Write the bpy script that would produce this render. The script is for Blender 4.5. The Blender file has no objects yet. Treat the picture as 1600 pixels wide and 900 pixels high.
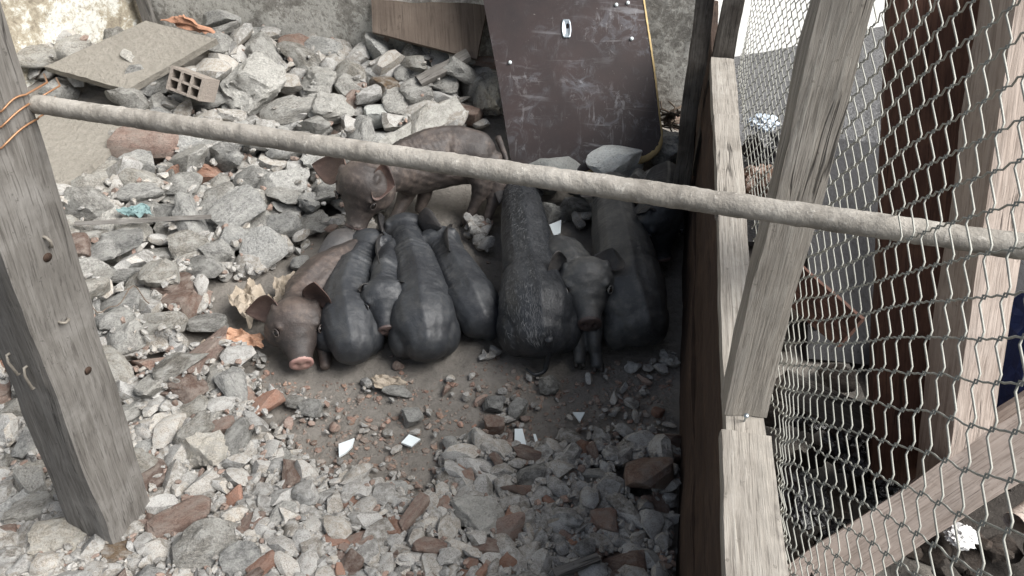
import bpy, bmesh, math, random
import numpy as np
from mathutils import Vector, Matrix, noise, Quaternion
R = math.radians
random.seed(7); rng = np.random.default_rng(7)
scene = bpy.context.scene

# ---------------------------------------------------------------- camera, sky, sun, exposure
PITCH, H_CAM, F_PX = R(40), 1.55, 1200.0
cam_d = bpy.data.cameras.new('camera'); cam = bpy.data.objects.new('camera', cam_d)
scene.collection.objects.link(cam); scene.camera = cam
cam.location = (0, 0, H_CAM); cam.rotation_euler = (R(90)-PITCH, 0, 0)
cam_d.sensor_width = 36; cam_d.lens = 27; cam_d.clip_end = 200; cam_d.clip_start = .02
world = bpy.data.worlds.new('World'); scene.world = world; world.use_nodes = True
SUN_EL, SUN_AZ = R(46), R(106)          # azimuth clockwise from +Y: light from the right, a little behind the camera
wn = world.node_tree.nodes; bg = wn['Background']
sky = wn.new('ShaderNodeTexSky'); sky.sky_type = 'NISHITA'; sky.sun_disc = False
sky.sun_elevation = SUN_EL; sky.sun_rotation = SUN_AZ; sky.dust_density = 4; sky.air_density = 1.2
hs = wn.new('ShaderNodeHueSaturation'); hs.inputs['Saturation'].default_value = .6; world.node_tree.links.new(sky.outputs[0], hs.inputs['Color']); world.node_tree.links.new(hs.outputs[0], bg.inputs[0]); bg.inputs[1].default_value = .068
sun_d = bpy.data.lights.new('sun', 'SUN'); sun = bpy.data.objects.new('sun', sun_d); scene.collection.objects.link(sun)
sun_d.energy = 3.7; sun_d.angle = R(44); sun_d.color = (1, .985, .965)
sv = Vector((math.sin(SUN_AZ)*math.cos(SUN_EL), math.cos(SUN_AZ)*math.cos(SUN_EL), math.sin(SUN_EL)))
sun.rotation_euler = sv.to_track_quat('Z', 'Y').to_euler(); sun.location = sv*10
scene.view_settings.view_transform = 'Standard'; scene.view_settings.look = 'None'
scene.view_settings.gamma = 1; scene.view_settings.exposure = 1.0

# ---------------------------------------------------------------- a pixel of the photograph to a point in the place
CP, SP = math.cos(PITCH), math.sin(PITCH)
def ray(px, py):
    a, b = (px-800)/F_PX, (450-py)/F_PX
    return Vector((a, CP+b*SP, -SP+b*CP))
CAM = Vector((0, 0, H_CAM))
def P(px, py, depth): return CAM + ray(px, py)*depth
def G(px, py, z=0.0):
    r = ray(px, py); return CAM + r*((z-H_CAM)/r.z)
def proj(p):
    d = Vector(p)-CAM; w = d.y*CP-d.z*SP; u = d.y*SP+d.z*CP
    return 800+F_PX*d.x/w, 450-F_PX*u/w, w
def sst(t): t = max(0., min(1., t)); return t*t*(3-2*t)
def terrain(x, y):
    t = .17*sst((y-2.35)/.7)*sst((.75-x)/.5) + .09*sst((-x-.65)/.8)*sst((y-1.1)/.6) + .03*sst((1.2-y)/.4)*sst((.25-x)/.3)
    return t + .012*noise.noise(Vector((x*3, y*3, 1)))
def GT(px, py, dz=0.0):
    z = 0
    for _ in range(8):
        p = G(px, py, z+dz); z = terrain(p.x, p.y)
    return G(px, py, z+dz)

# ---------------------------------------------------------------- objects
def link(o): scene.collection.objects.link(o); return o
def tag(o, label=None, cat=None, group=None, kind=None):
    if label: o['label'] = label
    if cat: o['category'] = cat
    if group: o['group'] = group
    if kind: o['kind'] = kind
    return o
def empty(name, loc, label, cat, group=None):
    o = link(bpy.data.objects.new(name, None)); o.location = loc; o.empty_display_size = .05
    return tag(o, label, cat, group)
def mesh_obj(name, verts, faces, mat, parent=None, smooth=True):
    me = bpy.data.meshes.new(name); me.from_pydata([tuple(v) for v in verts], [], faces); me.update()
    if smooth: me.polygons.foreach_set('use_smooth', [True]*len(me.polygons))
    o = link(bpy.data.objects.new(name, me)); me.materials.append(mat)
    if parent is not None:
        o.parent = parent; o.matrix_parent_inverse = parent_matrix(parent).inverted()
    return o
def parent_matrix(p):
    m = p.matrix_basis.copy()
    if p.parent is not None: m = parent_matrix(p.parent) @ p.matrix_parent_inverse @ m
    return m
def set_parent(o, p): o.parent = p; o.matrix_parent_inverse = parent_matrix(p).inverted()
def bm_obj(name, bm, mat, parent=None, smooth=False):
    me = bpy.data.meshes.new(name); bm.to_mesh(me); bm.free()
    if smooth: me.polygons.foreach_set('use_smooth', [True]*len(me.polygons))
    me.materials.append(mat); o = link(bpy.data.objects.new(name, me))
    if parent is not None: set_parent(o, parent)
    return o

# ---------------------------------------------------------------- materials
class NT:
    def __init__(s, name):
        s.m = bpy.data.materials.new(name); s.m.use_nodes = True; s.t = s.m.node_tree
        s.b = s.t.nodes['Principled BSDF']; s.out = s.t.nodes['Material Output']
    def n(s, ty, ins=None, **kw):
        x = s.t.nodes.new(ty)
        for k, v in kw.items(): setattr(x, k, v)
        for k, v in (ins or {}).items(): s.set(x.inputs[k], v)
        return x
    def set(s, sock, v):
        if isinstance(v, bpy.types.NodeSocket): s.t.links.new(v, sock)
        elif isinstance(v, bpy.types.Node): s.t.links.new(v.outputs[0], sock)
        else:
            if sock.type == 'RGBA' and len(v) == 3: v = (*v, 1)
            sock.default_value = v
    def noise(s, vec, scale, detail=6, rough=.6, dist=0):
        return s.n('ShaderNodeTexNoise', {'Vector': vec, 'Scale': scale, 'Detail': detail, 'Roughness': rough, 'Distortion': dist}).outputs[0]
    def ramp(s, fac, stops):
        r = s.n('ShaderNodeValToRGB', {'Fac': fac}); e = r.color_ramp.elements
        while len(e) < len(stops): e.new(.5)
        for el, (p, c) in zip(e, stops):
            el.position = p; el.color = (*c, 1) if len(c) == 3 else c
        return r.outputs[0]
    def mix(s, f, a, b, mode='MIX'):
        x = s.n('ShaderNodeMix', data_type='RGBA', blend_type=mode)
        s.set(x.inputs[0], f); s.set(x.inputs[6], a); s.set(x.inputs[7], b); return x.outputs[2]
    def math(s, op, a, b=0.): 
        x = s.n('ShaderNodeMath', operation=op); s.set(x.inputs[0], a); s.set(x.inputs[1], b); return x.outputs[0]
    def mapping(s, vec, scale=(1, 1, 1), loc=(0, 0, 0)):
        x = s.n('ShaderNodeMapping', {'Vector': vec, 'Scale': scale}); s.set(x.inputs['Location'], loc); return x.outputs[0]
    def bump(s, h, strength, dist, normal=None):
        x = s.n('ShaderNodeBump', {'Height': h, 'Strength': strength, 'Distance': dist})
        if normal is not None: s.set(x.inputs['Normal'], normal)
        return x.outputs[0]
    def fin(s, col, rough=.8, normal=None, spec=.5, metal=0):
        s.set(s.b.inputs['Base Color'], col); s.set(s.b.inputs['Roughness'], rough); s.set(s.b.inputs['Metallic'], metal)
        s.set(s.b.inputs['Specular IOR Level'], spec)
        if normal is not None: s.set(s.b.inputs['Normal'], normal)
        return s.m
def g(v, t=0.0): return (v*(1+t), v, v*(1-t))

def stone_mat(name, unit, island, base_lo, base_hi, tint_a, tint_b, dust=(.48, .47, .44), dustamt=.6):
    t = NT(name); co = t.n('ShaderNodeTexCoord').outputs['Object']
    if island: rnd = t.n('ShaderNodeNewGeometry').outputs['Random Per Island']
    else: rnd = t.n('ShaderNodeObjectInfo').outputs['Random']
    off = t.n('ShaderNodeCombineXYZ', {0: t.math('MULTIPLY', rnd, 91), 1: t.math('MULTIPLY', rnd, 57), 2: t.math('MULTIPLY', rnd, 33)}).outputs[0]
    v = t.n('ShaderNodeVectorMath', {0: co, 1: off}, operation='ADD').outputs[0]
    n1 = t.noise(v, 1.6*unit, 8, .65); n2 = t.noise(v, 9*unit, 6, .7); n3 = t.noise(v, 34*unit, 3, .6)
    c = t.ramp(n2, [(.34, base_lo), (.66, base_hi)])
    r2 = t.n('ShaderNodeTexWhiteNoise', {0: off}).outputs[0]
    c = t.mix(t.math('POWER', r2, 1.3), c, t.mix(1, c, tint_a, 'MULTIPLY'))
    c = t.mix(1, c, t.ramp(rnd, [(0, g(.5)), (.35, g(.85)), (.8, g(1.12)), (1, g(1.4))]), 'MULTIPLY')
    c = t.mix(t.ramp(n1, [(.42, g(0)), (.62, g(dustamt))]), c, dust)
    c = t.mix(t.ramp(n3, [(.60, g(0)), (.72, g(.55))]), c, tint_b)
    c = t.mix(t.ramp(t.noise(v, 20*unit, 2), [(.30, g(.6)), (.40, g(0))]), c, g(.07, .1))
    nb = t.bump(n2, .55, .25/unit); nb = t.bump(n3, .5, .06/unit, nb)
    return t.fin(c, .92, nb, .25)
M = {}
M['concrete'] = stone_mat('concrete_rubble', 1, False, (.17, .17, .165), (.50, .50, .48), (1.0, .93, .83), (.74, .74, .71), dust=(.56, .555, .52))
M['concrete_stuff'] = stone_mat('concrete_gravel', 42, True, (.14, .137, .13), (.43, .42, .40), (1.0, .92, .82), (.62, .62, .60), dust=(.48, .48, .46))
M['bigc'] = stone_mat('big_pale_concrete', 1.6, False, (.26, .255, .235), (.60, .59, .55), (1.0, .93, .84), (.74, .74, .71), dust=(.58, .57, .53))
M['strip'] = stone_mat('mortar_strip', 22, False, (.26, .255, .235), (.52, .515, .48), (1, .95, .88), (.66, .66, .62), dust=(.5, .49, .45))
M['pebble'] = stone_mat('pebble', 110, True, (.10, .09, .08), (.27, .24, .21), (1.25, .85, .66), (.5, .46, .42), dustamt=.3)
M['brick'] = stone_mat('broken_brick', 1, False, (.22, .14, .108), (.39, .265, .21), (.8, .86, .92), (.55, .48, .42), dust=(.36, .31, .27), dustamt=.75)
M['brick_red'] = stone_mat('fresh_brick', 1, False, (.34, .18, .13), (.50, .30, .225), (.95, .95, .9), (.6, .5, .42), dust=(.42, .32, .27), dustamt=.45)
M['tan'] = stone_mat('tan_stone', 1, False, (.22, .15, .09), (.38, .28, .19), (.95, .95, .9), (.5, .45, .38))
M['darkrock'] = stone_mat('dark_rock', 1, False, (.02, .018, .016), (.09, .08, .07), (1.1, .9, .8), (.25, .22, .2), dust=(.12, .105, .09), dustamt=.5)
M['pale'] = stone_mat('pale_plaster', 1, False, (.60, .64, .64), (.80, .82, .81), (1, .98, .93), (.75, .76, .75), dust=(.5, .5, .47), dustamt=.5)

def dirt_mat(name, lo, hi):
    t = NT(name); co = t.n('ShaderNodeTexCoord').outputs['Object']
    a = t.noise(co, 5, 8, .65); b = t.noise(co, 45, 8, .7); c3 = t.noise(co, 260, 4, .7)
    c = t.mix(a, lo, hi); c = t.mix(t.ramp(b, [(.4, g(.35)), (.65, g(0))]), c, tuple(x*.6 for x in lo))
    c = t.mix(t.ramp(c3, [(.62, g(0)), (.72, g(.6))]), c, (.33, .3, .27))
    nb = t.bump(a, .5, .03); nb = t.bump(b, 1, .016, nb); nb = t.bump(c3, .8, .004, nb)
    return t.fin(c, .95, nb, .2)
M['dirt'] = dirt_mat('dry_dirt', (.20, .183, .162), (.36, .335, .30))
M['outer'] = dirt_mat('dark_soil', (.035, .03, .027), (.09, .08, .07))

M['ply'] = dirt_mat('dusty_plywood', (.27, .25, .215), (.40, .375, .33))
def wood_mat(name, dark, mid, light, grain=1.0, rough=.85, spots=None, crack=.8, spec=.3):
    t = NT(name); co = t.n('ShaderNodeTexCoord').outputs['Object']
    rnd = t.n('ShaderNodeObjectInfo').outputs['Random']
    off = t.n('ShaderNodeCombineXYZ', {0: t.math('MULTIPLY', rnd, 13), 1: t.math('MULTIPLY', rnd, 7), 2: t.math('MULTIPLY', rnd, 29)}).outputs[0]
    co = t.n('ShaderNodeVectorMath', {0: co, 1: off}, operation='ADD').outputs[0]
    v = t.mapping(co, (95*grain, 95*grain, 4.5*grain))
    n1 = t.noise(v, 1, 8, .7, .6); n2 = t.noise(co, 9*grain, 7, .65); n3 = t.noise(t.mapping(co, (320*grain, 320*grain, 14*grain)), 1, 4, .6)
    big = t.noise(t.mapping(co, (9*grain, 9*grain, 2*grain)), 1, 5, .6, .5)
    c = t.ramp(n1, [(.25, dark), (.48, mid), (.75, light)])
    c = t.mix(t.ramp(big, [(.38, g(.65)), (.6, g(0))]), c, mid)
    c = t.mix(t.ramp(n2, [(.5, g(0)), (.72, g(.75))]), c, spots if spots else light)
    ck = t.ramp(t.noise(t.mapping(co, (24*grain, 24*grain, 1.1*grain)), 1, 3, .5, .4), [(.485, g(0)), (.5, g(1)), (.515, g(0))])
    ck2 = t.math('MULTIPLY', ck, t.ramp(t.noise(co, 4*grain), [(.5, g(0)), (.58, g(1))]))
    c = t.mix(t.math('MULTIPLY', ck2, crack), c, tuple(x*.35 for x in dark))
    c = t.mix(t.ramp(n3, [(.36, g(.55)), (.46, g(0))]), c, dark)
    c = t.mix(t.ramp(t.noise(co, 70*grain, 4, .7), [(.64, g(0)), (.70, g(.6))]), c, dark)
    nb = t.bump(n1, .6, .005); nb = t.bump(n3, .45, .002, nb); nb = t.bump(t.math('MULTIPLY', ck2, -1.), .6, .004, nb)
    return t.fin(c, rough, nb, spec)
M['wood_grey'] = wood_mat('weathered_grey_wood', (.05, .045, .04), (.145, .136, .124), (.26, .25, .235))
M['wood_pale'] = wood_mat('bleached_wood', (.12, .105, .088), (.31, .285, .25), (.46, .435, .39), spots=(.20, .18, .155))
M['wood_dark'] = wood_mat('shade_darkened_wood', (.018, .011, .008), (.045, .028, .020), (.085, .055, .038))  # brown wood made darker, so the colour holds the plank wall's shade
M['wood_black'] = wood_mat('sooty_wood', (.02, .017, .015), (.06, .052, .045), (.16, .15, .135))
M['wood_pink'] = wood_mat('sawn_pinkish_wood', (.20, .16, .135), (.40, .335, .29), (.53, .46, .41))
M['wood_brown'] = wood_mat('reddish_brown_wood', (.035, .017, .012), (.075, .037, .027), (.14, .075, .05))
M['ply_dark'] = wood_mat('dark_stained_plywood', (.055, .042, .034), (.105, .082, .066), (.16, .13, .105), grain=.45, crack=.3)

def plaster_mat(name, white, mid, dark, thr):
    t = NT(name); co = t.n('ShaderNodeTexCoord').outputs['Object']
    n1 = t.noise(co, 4.5, 10, .72, .4); n2 = t.noise(co, 24, 10, .8, .3); n3 = t.noise(co, 70, 5, .7)
    m = t.math('ADD', t.math('MULTIPLY', n1, .55), t.math('MULTIPLY', n2, .45))
    c = t.ramp(m, [(thr-.09, dark), (thr-.01, mid), (thr+.03, white), (thr+.15, tuple(min(1, x*1.08) for x in white))])
    c = t.mix(t.ramp(n3, [(.52, g(0)), (.64, g(.75))]), c, mid)
    c = t.mix(t.ramp(t.noise(co, 38, 6, .75), [(.58, g(0)), (.66, g(.8))]), c, dark)
    nb = t.bump(m, .8, .02); nb = t.bump(n3, .5, .004, nb)
    return t.fin(c, .93, nb, .2)
M['plaster_l'] = plaster_mat('peeling_whitewash', (.66, .66, .61), (.40, .36, .28), (.20, .17, .13), .495)
M['plaster_b'] = plaster_mat('stained_render', (.52, .51, .47), (.30, .288, .26), (.15, .14, .125), .49)
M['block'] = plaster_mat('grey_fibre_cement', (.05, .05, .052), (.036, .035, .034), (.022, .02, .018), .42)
M['white'] = plaster_mat('sunlit_white_wall', (.8, .8, .78), (.78, .78, .75), (.6, .6, .58), .35)

def pipe_mat():
    t = NT('mud_crusted_pipe'); co = t.n('ShaderNodeTexCoord').outputs['Object']
    n1 = t.noise(co, 16, 8, .7); n2 = t.noise(co, 75, 6, .7)
    c = t.ramp(n1, [(.33, (.155, .14, .12)), (.5, (.28, .26, .228)), (.68, (.40, .375, .335))])
    c = t.mix(t.ramp(n2, [(.58, g(0)), (.68, g(.8))]), c, (.52, .49, .44))
    c = t.mix(t.ramp(n2, [(.28, g(.7)), (.4, g(0))]), c, (.13, .11, .09))
    nb = t.bump(n1, .5, .008); nb = t.bump(n2, .7, .004, nb)
    return t.fin(c, .85, nb, .3)
M['pipe'] = pipe_mat()

def plain(name, col, rough=.6, metal=0, bump=0, bscale=60, var=.25, spec=.5):
    t = NT(name); co = t.n('ShaderNodeTexCoord').outputs['Object']
    n1 = t.noise(co, bscale*.4, 6, .65); n2 = t.noise(co, bscale*3, 4, .6)
    c = t.mix(n1, tuple(x*(1-var) for x in col), tuple(min(1, x*(1+var)) for x in col))
    nb = t.bump(n2, bump, .3/bscale) if bump else None
    return t.fin(c, rough, nb, spec, metal)
M['wire'] = plain('galvanised_wire', (.32, .32, .285), .6, .1, .2, 150, .4)
M['rustwire'] = plain('copper_wire', (.30, .16, .085), .45, .4, .2, 100)
M['nail'] = plain('dull_nail', (.22, .20, .17), .6, .3, .4, 100)
M['steel'] = plain('zinc_steel', (.42, .47, .50), .4, .8, .2, 100)
M['blackplastic'] = plain('black_plastic_film', (.012, .012, .013), .22, 0, .5, 40, .3, .7)
M['bluebag'] = plain('pale_blue_plastic', (.45, .52, .60), .4, 0, .4, 40)
M['bluecloth'] = plain('navy_cloth', (.02, .035, .12), .8, 0, .5, 60)
M['paper'] = plain('white_paper', (.75, .75, .74), .6, 0, .2, 40, .1)
M['foil'] = plain('beige_wrapper', (.33, .28, .22), .55, 0, .5, 30, .35)
M['orangefoil'] = plain('faded_orange_wrapper', (.44, .26, .17), .6, 0, .5, 30, .3)
M['teal'] = plain('teal_rag', (.16, .24, .24), .85, 0, .6, 60, .25)
M['tile'] = plain('white_glazed_tile', (.68, .74, .75), .3, 0, .05, 30, .08)
M['glit'] = plain('crumpled_grey_tarpaulin', (.058, .058, .06), .4, 0, .9, 14, .8)
M['fibre'] = plain('ragged_fibre', (.44, .33, .16), .9, 0, .9, 90, .5)
M['clay'] = plain('clay_sheet', (.36, .19, .12), .85, 0, .6, 40, .3)
M['straw'] = plain('dry_root', (.13, .10, .075), .9, 0, .5, 60)

def skin_mat(name, lo, hi, dust, dustamt=.55, rough=.42, pink=None):
    t = NT(name); co = t.n('ShaderNodeTexCoord').outputs['Object']
    rnd = t.n('ShaderNodeObjectInfo').outputs['Random']
    off = t.n('ShaderNodeCombineXYZ', {0: t.math('MULTIPLY', rnd, 13), 1: rnd, 2: rnd}).outputs[0]
    co = t.n('ShaderNodeVectorMath', {0: co, 1: off}, operation='ADD').outputs[0]
    n1 = t.noise(co, 9, 8, .6); n2 = t.noise(co, 40, 8, .7); n3 = t.noise(co, 330, 3, .6)
    c = t.mix(t.ramp(n1, [(.35, g(0)), (.65, g(1))]), lo, hi)
    c = t.mix(t.ramp(t.math('ADD', t.math('MULTIPLY', n2, .6), t.math('MULTIPLY', n1, .4)), [(.49, g(0)), (.60, g(dustamt))]), c, dust)
    c = t.mix(t.ramp(n3, [(.6, g(0)), (.72, g(.35))]), c, tuple(min(1, x*1.6) for x in dust))
    nb = t.bump(t.noise(t.mapping(co, (1, 1, 1)), 22, 6, .7, 1.5), .35, .008); nb = t.bump(n2, .3, .004, nb); nb = t.bump(n3, .35, .0012, nb)
    r = t.math('ADD', rough, t.math('MULTIPLY', n2, .22))
    return t.fin(c, r, nb, .5)
M['skin_black'] = skin_mat('black_pig_skin', (.014, .016, .019), (.030, .033, .038), (.065, .068, .072), .4, .34)
M['skin_grey'] = skin_mat('slate_pig_skin', (.019, .021, .025), (.038, .042, .047), (.080, .080, .079), .38, .38)
M['skin_slate'] = skin_mat('dusty_slate_skin', (.036, .038, .040), (.070, .072, .072), (.13, .125, .115), .5, .36)
M['skin_brown'] = skin_mat('brown_pig_skin', (.033, .028, .026), (.068, .054, .048), (.135, .108, .09), .6, .46)
M['skin_head'] = skin_mat('reddish_pig_skin', (.032, .027, .025), (.068, .050, .043), (.13, .10, .082), .6, .48)
M['skin_ear'] = skin_mat('ear_skin', (.055, .035, .030), (.12, .070, .056), (.15, .11, .09), .4, .5)
M['skin_eardark'] = skin_mat('dark_ear_skin', (.022, .022, .023), (.045, .041, .040), (.08, .075, .07), .4, .45)
M['snout_pink'] = skin_mat('pink_snout', (.30, .16, .14), (.42, .26, .23), (.28, .2, .16), .5, .4)
M['snout_dark'] = skin_mat('dark_wet_snout', (.035, .028, .027), (.11, .075, .068), (.16, .12, .11), .5, .25)
M['eye'] = plain('wet_eye', (.008, .006, .005), .08, 0, 0, 60)
M['hoof'] = plain('hoof', (.03, .026, .022), .55, 0, .4, 80)
M['bristle'] = plain('grey_bristle', (.12, .125, .13), .4, 0, 0, 60)
M['bristle_dark'] = plain('dark_bristle', (.085, .08, .075), .4, 0, 0, 60)

# ---------------------------------------------------------------- generic solids
def beam(name, p0, p1, w, d, mat, side=None, parent=None, wob=.004, seg=26, bevel=.1, taper=1.0, seed=0, rot=0.0, nx=5):
    """rough timber from p0 to p1: local Z along it, local X (width w) along 'side'"""
    p0, p1 = Vector(p0), Vector(p1); z = (p1-p0); L = z.length; z.normalize()
    side = Vector(side) if side is not None else Vector((1, 0, 0))
    x = (side - z*side.dot(z)).normalized(); y = z.cross(x)
    if rot: q = Quaternion(z, rot); x = q @ x; y = q @ y
    ring = []                                                   # rounded rectangle outline
    n = nx
    for i in range(4):
        a, b = [(-1, -1), (1, -1), (1, 1), (-1, 1)][i], [(1, -1), (1, 1), (-1, 1), (-1, -1)][i]
        for k in range(n):
            t = (k+.0)/n; ring.append([a[0]+(b[0]-a[0])*t, a[1]+(b[1]-a[1])*t])
    cr = bevel
    pts = []
    for u, v in ring:
        s = 1.0
        if abs(u) > 1-1e-6 and abs(v) > 1-1e-6: s = 1-cr*.35
        pts.append((u*s, v*s))
    V, Fc = [], []
    for j in range(seg+1):
        t = j/seg; sc = 1+(taper-1)*t
        for u, v in pts:
            q = Vector((u*w/2*sc, v*d/2*sc, t*L))
            nz = noise.noise_vector(Vector((q.x*7+seed, q.y*7, q.z*4)))*wob*1.5 + noise.noise_vector(Vector((q.x*30+seed, q.y*30, q.z*14)))*wob*.6
            if 0 < j < seg: nz.z = 0
            V.append(q+nz)
    m = len(pts)
    for j in range(seg):
        for k in range(m): Fc.append((j*m+k, j*m+(k+1) % m, (j+1)*m+(k+1) % m, (j+1)*m+k))
    for j, flip in ((0, True), (seg, False)):
        c = Vector((0, 0, 0))
        for k in range(m): c += V[j*m+k]
        V.append(c/m); ci = len(V)-1
        for k in range(m):
            f = (j*m+k, j*m+(k+1) % m, ci); Fc.append(f[::-1] if flip else f)
    o = mesh_obj(name, V, Fc, mat, None, smooth=False)
    o.matrix_basis = Matrix.Translation(p0) @ Matrix((x, y, z)).transposed().to_4x4()
    if parent is not None: set_parent(o, parent)
    return o

def tube(name, pts, r, mat, parent=None, sides=8, closed_caps=True, rfun=None):
    pts = [Vector(p) for p in pts]; V, Fc = [], []
    up = None
    for i, p in enumerate(pts):
        t = (pts[min(i+1, len(pts)-1)]-pts[max(i-1, 0)]).normalized()
        if up is None: up = t.orthogonal().normalized()
        up = (up - t*up.dot(t)).normalized(); s = t.cross(up)
        rr = rfun(i/(len(pts)-1)) if rfun else r
        for k in range(sides):
            a = 2*math.pi*k/sides; V.append(p+up*math.cos(a)*rr+s*math.sin(a)*rr)
    for i in range(len(pts)-1):
        for k in range(sides): Fc.append((i*sides+k, i*sides+(k+1) % sides, (i+1)*sides+(k+1) % sides, (i+1)*sides+k))
    if closed_caps: Fc.append(tuple(range(sides))[::-1]); Fc.append(tuple((len(pts)-1)*sides+k for k in range(sides)))
    return mesh_obj(name, V, Fc, mat, parent)

def slab(name, corners, thick, mat, parent=None, n=14, wob=.004, normal=None, jag=0.0, seed=0):
    """thick board through four corners (c00, c10, c11, c01); object frame: X,Y on the board, Z = its normal"""
    c = [Vector(p) for p in corners]
    pn = (c[1]-c[0]).cross(c[3]-c[0]).normalized(); rd = c[2]-CAM; c[2] = CAM+rd*((c[0]-CAM).dot(pn)/rd.dot(pn))
    ex = (c[1]-c[0]).normalized(); nz = ex.cross(c[3]-c[0]).normalized()
    if nz.z < 0 and abs(nz.z) > .2 or (abs(nz.z) <= .2 and nz.y > 0): nz = -nz
    ey = nz.cross(ex); o0 = c[0]
    Mx = Matrix.Translation(o0) @ Matrix((ey, nz, ex)).transposed().to_4x4(); Mi = Mx.inverted()
    V, Fc = [], []
    for side in (0, 1):
        for j in range(n+1):
            for i in range(n+1):
                u, v = i/n, j/n
                p = (c[0]*(1-u)+c[1]*u)*(1-v)+(c[3]*(1-u)+c[2]*u)*v
                e = min(u, 1-u, v, 1-v)
                if jag and e < 1e-6:
                    mid = (c[0]+c[1]+c[2]+c[3])/4; p = p + (mid-p).normalized()*jag*abs(noise.noise(Vector((u*9+seed, v*9, seed))))*2
                p = p + nz*(noise.noise(Vector((u*3+seed, v*3, 5)))*wob*2) - nz*thick*side
                V.append(Mi @ p)
    N = (n+1)*(n+1)
    for j in range(n):
        for i in range(n):
            a = j*(n+1)+i; Fc.append((a, a+1, a+n+2, a+n+1)); Fc.append((N+a, N+a+n+1, N+a+n+2, N+a+1))
    rim = [i for i in range(n+1)]+[j*(n+1)+n for j in range(1, n+1)]+[n*(n+1)+i for i in range(n-1, -1, -1)]+[j*(n+1) for j in range(n-1, 0, -1)]
    for k in range(len(rim)):
        a, b = rim[k], rim[(k+1) % len(rim)]; Fc.append((a, N+a, N+b, b))
    o = mesh_obj(name, V, Fc, mat, None, smooth=False); o.matrix_basis = Mx
    bm = bmesh.new(); bm.from_mesh(o.data); bmesh.ops.recalc_face_normals(bm, faces=bm.faces); bm.to_mesh(o.data); bm.free()
    if parent is not None: set_parent(o, parent)
    return o

# ---------------------------------------------------------------- rock shapes
def ico(sub):
    bm = bmesh.new(); bmesh.ops.create_icosphere(bm, subdivisions=sub, radius=1)
    V = np.array([v.co[:] for v in bm.verts]); Fc = [tuple(v.index for v in f.verts) for f in bm.faces]; bm.free(); return V, Fc
ICO = {k: ico(k) for k in (1, 2, 3, 4)}
def rock_verts(sub, seed, cuts=9, blocky=.0, rough=.06):
    rs = np.random.default_rng(seed); V = ICO[sub][0].copy()
    if blocky: V = np.sign(V)*np.abs(V)**(1-blocky); V /= np.abs(V).max()
    for k in range(cuts):
        n = rs.normal(size=3); n /= np.linalg.norm(n); d = rs.uniform(.42, .80)
        s = V @ n; V = V - np.outer(np.maximum(0, s-d)*rs.uniform(.85, 1), n)
    out = []
    for v in V:
        q = Vector(v); k = 1+rough*2.2*noise.noise(q*1.6+Vector((seed*3.1, 0, 0)))+rough*1.3*noise.noise(q*4.5+Vector((seed, 3, 0)))+rough*.8*noise.noise(q*9+Vector((seed, 3, 7)))
        out.append(v*k)
    V = np.array(out); V -= (V.max(0)+V.min(0))/2; V /= np.abs(V).max(0)
    return V
def rock_mesh(name, sub, seed, mat, **kw):
    V = rock_verts(sub, seed, **kw); me = bpy.data.meshes.new(name); me.from_pydata(V.tolist(), [], ICO[sub][1])
    me.polygons.foreach_set('use_smooth', [True]*len(me.polygons)); me.set_sharp_from_angle(angle=R(24)); me.materials.append(mat); return me
ROCKS = [rock_mesh('rock_shape', 3, 100+i, M['concrete'], cuts=8+i % 5, rough=.07) for i in range(22)]
BRICKS = [rock_mesh('brick_shape', 3, 300+i, M['brick'], cuts=4+i % 3, blocky=.62, rough=.04) for i in range(9)]
BIG = [rock_mesh('boulder_shape', 4, 500+i, M['concrete'], cuts=8, rough=.10) for i in range(4)]
def place(me, name, loc, scale, rz, tilt=(0, 0), mat=None):
    if mat is not None and me.materials[0] != mat:
        me = me.copy(); me.materials[0] = mat
    o = link(bpy.data.objects.new(name, me)); o.location = loc; o.scale = scale
    o.rotation_euler = (tilt[0], tilt[1], rz); return o

# ================================================================= SETTING
def sheet(name, x0, x1, y0, y1, nx, ny, zf, mat):
    V = [(x0+(x1-x0)*i/nx, y0+(y1-y0)*j/ny, zf(x0+(x1-x0)*i/nx, y0+(y1-y0)*j/ny)) for j in range(ny+1) for i in range(nx+1)]
    Fc = [(j*(nx+1)+i, j*(nx+1)+i+1, (j+1)*(nx+1)+i+1, (j+1)*(nx+1)+i) for j in range(ny) for i in range(nx)]
    return mesh_obj(name, V, Fc, mat)
def wall_x(y): return .318+.1835*(y-.736)         # inner face of the plank wall on the right of the pen
def floor_z(x, y):
    return terrain(x, y) - .010 + .009*noise.noise(Vector((x*14, y*14, 0))) + .003*noise.noise(Vector((x*45, y*45, 0)))
tag(sheet('ground', -60, 60, -60, 60, 2, 2, lambda x, y: -.06, M['outer']), kind='structure')
tag(sheet('pen_floor', -3.0, .95, -.4, 3.6, 300, 320, floor_z, M['dirt']), kind='structure')
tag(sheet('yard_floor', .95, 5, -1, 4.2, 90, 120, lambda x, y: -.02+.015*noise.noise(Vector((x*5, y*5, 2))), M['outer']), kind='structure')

DW = Vector((.1805, .9836, 0)); NW = Vector((.9836, -.1805, 0))
def wp(y, off=0., z=0.): return Vector((wall_x(y), y, z)) + NW*off
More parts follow.
